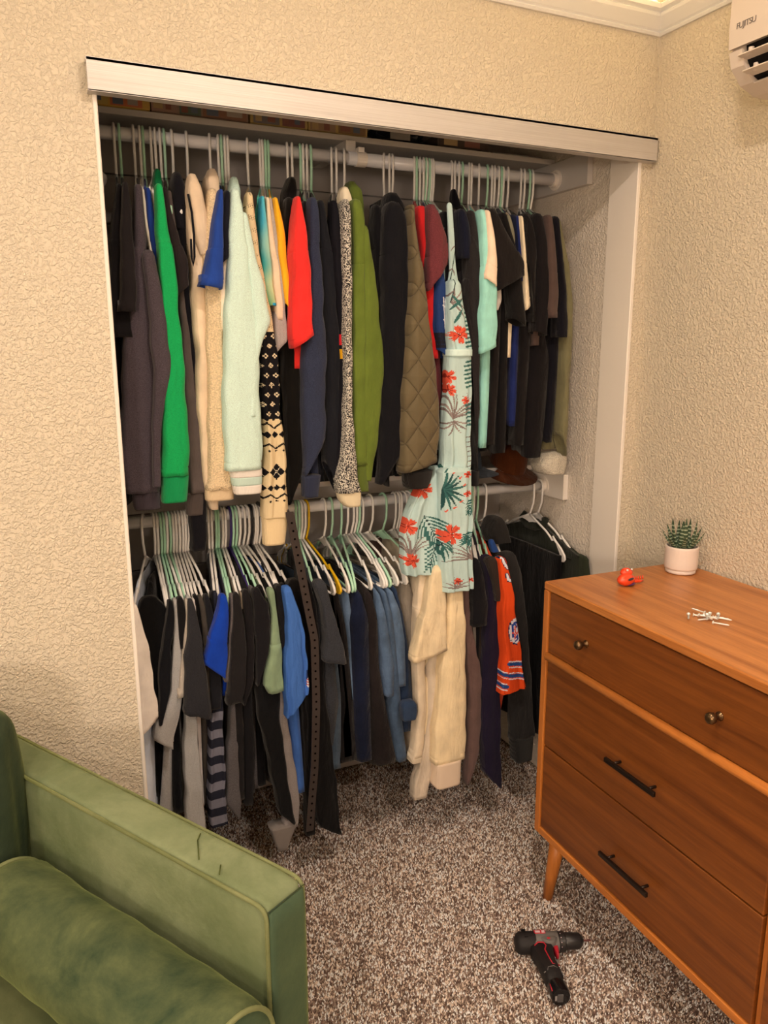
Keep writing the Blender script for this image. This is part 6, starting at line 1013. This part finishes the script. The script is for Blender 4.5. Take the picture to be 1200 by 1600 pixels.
MB().box(.079, .087, -.020, -.014, ZC+.0262, ZC+.0272, .0005).build('red_label', M_DR, DX)
for k in range(5): MB().box(.020+k*.0005, .030+k*.0005, .018-k*.007, .021-k*.007, ZC+.0190+.0016*min(k, 4), ZC+.0268-(0 if 1 < k else .002), .0006).build('vent_slot', plain('vent_black', '100e0e', .8, .2), DX)
for k in range(7): a = math.radians(10+k*26); MB().lathe([(.0011, 0), (.0011, .0006)], 8, M=Matrix.Translation((.1145+.003, -.0246*math.cos(a), ZC+.0246*math.sin(a))) @ Matrix.Rotation(math.pi/2-a, 4, 'X')).build('clutch_dot', plain('label_pale', 'd9b8b2', .5, .3), DX)
MBt = Matrix.Translation((.071, -.138, .025)) @ Matrix.Rotation(math.radians(4), 4, 'Z') @ Matrix.Rotation(math.pi/2, 4, 'X')
auto_smooth(MB().lathe([(.0225, 0), (.0240, .004), (.0240, .030), (.0225, .036), (.016, .0375)], 28, M=MBt).build('battery', M_BATT, DX), 35)
MB().box(.064, .078, -.1772, -.1750, .014, .036, .0008).build('battery_latch', plain('latch_grey', '4a4542', .4, .5), DX)
MB().box(.052, .056, -.168, -.145, .030, .040, .001).build('battery_clip', M_DR, DX)
MB().box(.058, .063, -.1765, -.1750, .018, .032).build('terminal', plain('label_dim', '8a8078', .5, .3), DX)
# ------------------------------------------------------------------ split air conditioner
AC = empty('air_conditioner', (RX, 1.372, 2.098)); tag(AC, 'white wall-mounted split air conditioner high on the right wall', 'air conditioner')
M_AC = plain('ac_plastic', 'd9c3ab', .35, .4); M_ACD = plain('ac_vent_black', '0c0a0a', .7, .2)
# cross-section (x outwards from wall is negative), z up from bottom
prof_f = [(-.001, .0), (-.120, .002), (-.165, .018), (-.196, .048), (-.207, .075)]
LA = 0.80
def sweep(name, prof, y0, y1, mat, smooth=False):
    n = len(prof); v = [(x, y0, z) for x, z in prof]+[(x, y1, z) for x, z in prof]
    f = [(i, (i+1) % n, n+(i+1) % n, n+i) for i in range(n)]+[tuple(range(n)), tuple(range(n, 2*n))[::-1]]
    return mk(name, v, f, AC, mat, smooth)
sweep('front_panel', [(-.198, .085), (-.212, .083), (-.215, .12), (-.214, .190), (-.206, .232), (-.192, .250), (-.185, .250)], -LA, -.003, M_AC)
sweep('side_body', [(-.001, 0), (-.120, .002), (-.165, .018), (-.197, .048), (-.207, .079), (-.200, .083), (-.200, .236), (-.180, .258), (-.001, .262)], -.034, 0, M_AC)
sweep('top_body', [(-.001, .09), (-.197, .088), (-.200, .236), (-.180, .258), (-.001, .262)], -LA, -.0345, M_AC)
sweep('lower_lip', [(-.001, 0), (-.120, .002), (-.162, .016), (-.158, .021), (-.118, .007), (-.001, .006)], -LA, -.0345, M_AC)
sweep('outlet_recess', [(-.02, .0125), (-.13, .0125), (-.168, .030), (-.190, .058), (-.196, .0865), (-.02, .0865)], -LA, -.036, M_ACD)
for (xa, za, xb, zb) in ((-.214, .064, -.188, .058), (-.196, .036, -.168, .030)):
    dx, dz = xb-xa, zb-za; l = math.hypot(dx, dz); nx, nz = -dz/l*.0025, dx/l*.0025
    sweep('louver', [(xa, za), (xb, zb), (xb+nx, zb+nz), (xa+nx, za+nz)], -LA+.01, -.030, M_AC)
for (x, z) in ((-.199, .069), (-.180, .041)):
    auto_smooth(MB().tube([(x, -.052, z-.008), (x, -.052, z+.008)], .006, 12).build('louver_pivot', M_AC, AC))
fc = bpy.data.curves.new('logo_text', 'FONT'); fc.body = 'FUJITSU'; fc.size = .0165; fc.extrude = .0003; fc.space_character = .88
fo = bpy.data.objects.new('tmp', fc); COL.objects.link(fo); bpy.context.view_layer.update()
me = bpy.data.meshes.new_from_object(fo.evaluated_get(bpy.context.evaluated_depsgraph_get())); bpy.data.objects.remove(fo)
me.materials.append(plain('logo_grey', '6f6258', .4, .4)); lo = link('logo', me, AC, None, False)
lo.matrix_local = Matrix.Translation((-.2158, -.022, .118)) @ Matrix(((0, 0, -1, 0), (-1, 0, 0, 0), (0, 1, 0, 0), (0, 0, 0, 1)))
# ------------------------------------------------------------------ green velvet sofa
def velvet(key, c1, c2, seed):
    m, b = new_mat(key, .78, .15); N, L = nt(m); v = objcoord(m)
    mp = N.new('ShaderNodeMapping'); mp.inputs['Location'].default_value = (seed, seed*2, 0); L.new(v, mp.inputs['Vector']); v = mp.outputs['Vector']
    n = tex(m, 'ShaderNodeTexNoise', 4.0, v, Detail=8.0, Roughness=.68, Distortion=.3)
    L.new(ramp(m, n.outputs['Fac'], [(.34, C(c1)), (.5, [(a+b_)/2 for a, b_ in zip(C(c1), C(c2))]), (.62, C(c2))]), b.inputs['Base Color'])
    b.inputs['Sheen Weight'].default_value = .55; b.inputs['Sheen Roughness'].default_value = .35; b.inputs['Sheen Tint'].default_value = (*C('a5a860'), 1)
    bump(m, b, tex(m, 'ShaderNodeTexNoise', 26, v, Detail=5.0).outputs['Fac'], .25, .01)
    return m
V1 = velvet('green_velvet_arm', '5f6843', '828660', 1); V2 = velvet('green_velvet_bolster_shaded', '2f3d29', '6c6f45', 4); V3 = velvet('green_velvet_back', '232e22', '3d4733', 7); V4 = velvet('green_velvet_seat', '565b3a', '73734a', 9); V5 = velvet('green_velvet_piping', '65683f', '807f54', 2); V6 = velvet('green_velvet_front_shaded', '3a4935', '4d5a3e', 11)  # shade is put into the front velvet and the bolster's dark tone
SF = empty('sofa', (0, 0, 0), math.atan2(-.866, .5)); tag(SF, 'green velvet sofa with piped square arm and bolster at the lower left', 'sofa')
# local x runs along the arm towards the camera side, local y points away from the closet corner... y = n
S0, S1, NI, NO, AZ = -1.575, -.725, .724, .811, .73
def rbox(name, mat, x0, x1, y0, y1, z0, z1, r, par=None, puff=0.0, div=14):
    """rounded, slightly puffed upholstery block"""
    v = []; f = []
    c = ((x0+x1)/2, (y0+y1)/2, (z0+z1)/2); h = ((x1-x0)/2, (y1-y0)/2, (z1-z0)/2)
    idx = {}
    def P_(i, j, k):
        key = (i, j, k)
        if key in idx: return idx[key]
        u = [2*q/div-1 for q in key]
        u = [math.copysign(abs(a)**.75, a) for a in u]
        p = [u[a]*h[a] for a in range(3)]
        inner = [max(-(h[a]-r), min(h[a]-r, p[a])) for a in range(3)]
        d = Vector([p[a]-inner[a] for a in range(3)])
        on = sum(abs(abs(u[a])-1) < 1e-9 for a in range(3))
        if d.length > 1e-9: d = d.normalized()*r
        q = [inner[a]+d[a] for a in range(3)]
        if puff:
            for a in range(3):
                o_ = [b_ for b_ in range(3) if b_ != a]
                if abs(abs(u[a])-1) < 1e-9: q[a] += math.copysign(puff*(1-u[o_[0]]**2)*(1-u[o_[1]]**2), u[a])
        idx[key] = len(v); v.append((c[0]+q[0], c[1]+q[1], c[2]+q[2])); return idx[key]
    for a in range(3):
        b_, e_ = (a+1) % 3, (a+2) % 3
        for s_ in (0, div):
            for i in range(div):
                for j in range(div):
                    q = []
                    for (ii, jj) in ((i, j), (i+1, j), (i+1, j+1), (i, j+1)):
                        key = [0, 0, 0]; key[a] = s_; key[b_] = ii; key[e_] = jj; q.append(P_(*key))
                    f.append(tuple(q if s_ else q[::-1]))
    return mk(name, v, f, par or SF, mat, True)
arm = rbox('arm', V1, S0, S1, NI, NO, .10, AZ, .016, None, .004)
rbox('front_panel', V6, S1-.004, S1+.004, NI+.004, NO-.004, .11, AZ-.012, .006, arm)
def pipe(pts, par, r=.0035, mat=None): return MB().tube(pts, r, 10).build('piping', mat or V5, par, True)
def corner(pts, r=.02, k=5):
    out = []
    for i, p in enumerate(pts):
        p = Vector(p)
        if 0 < i < len(pts)-1:
            a = (Vector(pts[i-1])-p).normalized()*r; b_ = (Vector(pts[i+1])-p).normalized()*r
            for j in range(k+1): t = j/k; out.append((p+a)*(1-t)**2+p*2*t*(1-t)+(p+b_)*t*t)
        else: out.append(p)
    return out
pipe(corner([(S0+.02, NI+.002, AZ-.004), (S1-.001, NI+.002, AZ-.004), (S1-.001, NI+.002, .11)], .022), arm)
pipe(corner([(S0+.02, NO-.002, AZ-.004), (S1-.001, NO-.002, AZ-.004), (S1-.001, NO-.002, .11)], .022), arm)
pipe([(S1+.001, NI+.004, AZ-.010), (S1+.003, NO-.004, AZ-.010)], arm, .0012, V3)
# small scuffs on the arm top
SCF = plain('velvet_scuff', '4c5227', .9, .1)
for (a, b_) in (((-.89, .742), (-.93, .775)), ((-.835, .735), (-.85, .752)), ((-.93, .775), (-.94, .79))):
    MB().tube([(a[0], a[1], AZ+.0042), (b_[0], b_[1], AZ+.0045)], .0011, 6).build('scuff_mark', SCF, arm, True)
rbox('seat_base', V4, -1.50, -.76, -1.0, NI-.002, .12, .30, .02)
rbox('seat_cushion', V4, -1.42, -.72, -.35, NI-.006, .302, .445, .035, None, .02, 18)
rbox('seat_cushion', V4, -1.42, -.72, -1.0, -.36, .302, .445, .035, None, .02, 18)
rbox('backrest_frame', V1, S0, -1.53, -1.0, NI-.002, .12, .76, .02)
bc = rbox('back_cushion', V3, -1.56, -1.33, .10, NI-.012, .45, .90, .07, None, .035, 20)
bc2 = rbox('back_cushion', V3, -1.56, -1.33, -.62, .07, .45, .90, .07, None, .035, 20)
for (x, y) in ((-1.45, .70), (-.80, .70), (-1.45, -.9), (-.80, -.9)): MB().tube([(x, y, .12), (x, y, 0)], [.02, .012], 14).build('leg', W_EDGEZ, SF, True)
# bolster
BR, BY, BZ = .088, NI-.096, .445+.088+.008
v = []; f = []; n = 40; segs = 60; xa, xb = -1.30, -.705
for i in range(segs+1):
    t = i/segs; x = xa+(xb-xa)*t; e_ = min(t, 1-t)/.04; r = BR*(1 if e_ >= 1 else .90+.10*math.sin(e_*math.pi/2))
    for k in range(n):
        th = 2*math.pi*k/n; q = 1+.012*math.sin(th*3+t*9)+.010*math.sin(th*5-t*17)+.008*math.sin(t*40+th*2)
        v.append((x, BY+r*q*math.cos(th), BZ+r*q*math.sin(th)*.97))
for i in range(segs):
    for k in range(n): f.append((i*n+k, (i+1)*n+k, (i+1)*n+(k+1) % n, i*n+(k+1) % n))
bo = mk('bolster', v, f, None, V2); bo.location = (0, 0, 0); bo.rotation_euler = SF.rotation_euler; tag(bo, 'green velvet cylindrical bolster cushion lying along the sofa arm', 'bolster cushion')
for (x, s_) in ((xb, 1), (xa, -1)):
    v = []; f = []; R_ = 8
    for i in range(R_+1):
        r = BR*.90*(1-i/R_)
        for k in range(n): th = 2*math.pi*k/n; v.append((x+s_*.012*math.sin((i/R_)*math.pi/2), BY+r*math.cos(th), BZ+r*math.sin(th)*.97))
    for i in range(R_):
        for k in range(n): f.append((i*n+k, i*n+(k+1) % n, (i+1)*n+(k+1) % n, (i+1)*n+k)[::-s_])
    mk('end_cap', v, f, bo, V6 if s_ > 0 else V2)
    MB().tube([(x, BY+BR*.925*math.cos(2*math.pi*k/48), BZ+BR*.925*.97*math.sin(2*math.pi*k/48)) for k in range(48)], .004, 8, closed=True).build('piping', V5, bo, True)
# ------------------------------------------------------------------ unseen floor lamp added as soft fill light for the closet
FL = empty('fill_lamp', (-1.5, -1.6, 0)); tag(FL, 'added fill lamp with glowing drum shade, unseen behind the viewer', 'lamp')
auto_smooth(MB().lathe([(.13, 0), (.13, .015), (.02, .025), (.012, .04)], 28).build('base', M_BAR, FL)); MB().tube([(0, 0, .03), (0, 0, 1.42)], .010, 12).build('pole', M_BAR, FL, True)
ml, lb = new_mat('fill_lamp_glow', .8); lb.inputs['Emission Color'].default_value = (*TINT, 1); lb.inputs['Emission Strength'].default_value = 56; lb.inputs['Base Color'].default_value = (.8, .7, .6, 1)
MB().lathe([(.19, 1.40), (.17, 1.72)], 32, cap=False).build('shade', ml, FL, True)
# ------------------------------------------------------------------ carpet pile
rs = np.random.default_rng(11); sp = .0046
gx, gy = np.meshgrid(np.arange(.02, 1.64, sp), np.arange(.80, 2.455, sp)); P = np.stack([gx.ravel(), gy.ravel()], 1)
P = P+rs.uniform(-.5, .5, P.shape)*sp*.9
keep = ((P[:, 0]/P[:, 1]) > .02) & ~((P[:, 1] > D-.02) & (P[:, 1] < D+.12) & ((P[:, 0] < x0+.016) | (P[:, 0] > SX-.02))) & ~((P[:, 1] > D) & (P[:, 0] > SX-.018)) & (P[:, 0] < SX-.0)
P = P[keep]; n = len(P); r = rs.uniform(.0022, .0036, n); h = rs.uniform(.005, .0095, n); a0 = rs.uniform(0, 6.28, n); lean = rs.normal(0, .0022, (n, 2))
V = np.zeros((n, 4, 3), np.float32)
for k in range(3):
    V[:, k, 0] = P[:, 0]+r*np.cos(a0+k*2.0944); V[:, k, 1] = P[:, 1]+r*np.sin(a0+k*2.0944); V[:, k, 2] = .0004
V[:, 3, :2] = P+lean; V[:, 3, 2] = h
tri = np.array([[0, 1, 3], [1, 2, 3], [2, 0, 3]]); Fc = (np.arange(n)[:, None, None]*4+tri[None]).reshape(-1, 3)
me = bpy.data.meshes.new('carpet_pile'); me.vertices.add(n*4); me.vertices.foreach_set('co', V.ravel())
me.loops.add(len(Fc)*3); me.loops.foreach_set('vertex_index', Fc.ravel().astype(np.int32)); me.polygons.add(len(Fc)); me.polygons.foreach_set('loop_start', (np.arange(len(Fc))*3).astype(np.int32)); me.update(calc_edges=True)
pal = np.array([C('634c40', 1.12), C('a38975', 1.12), C('dcc1a8', 1.12), C('fff0dc', 1.12), C('85695a', 1.12)]); ci = rs.choice(5, n, p=[.22, .22, .22, .22, .12])
c4 = np.ones((n, 9, 4), np.float32); c4[:, :, :3] = pal[ci][:, None, :]
at = me.color_attributes.new('Col', 'FLOAT_COLOR', 'CORNER'); at.data.foreach_set('color', c4.ravel())
o = link('carpet_pile', me, None, carpet_mat('carpet_tufts', True), False); tag(o, 'speckled brown and cream carpet pile covering the floor', 'carpet'); o['kind'] = 'stuff'
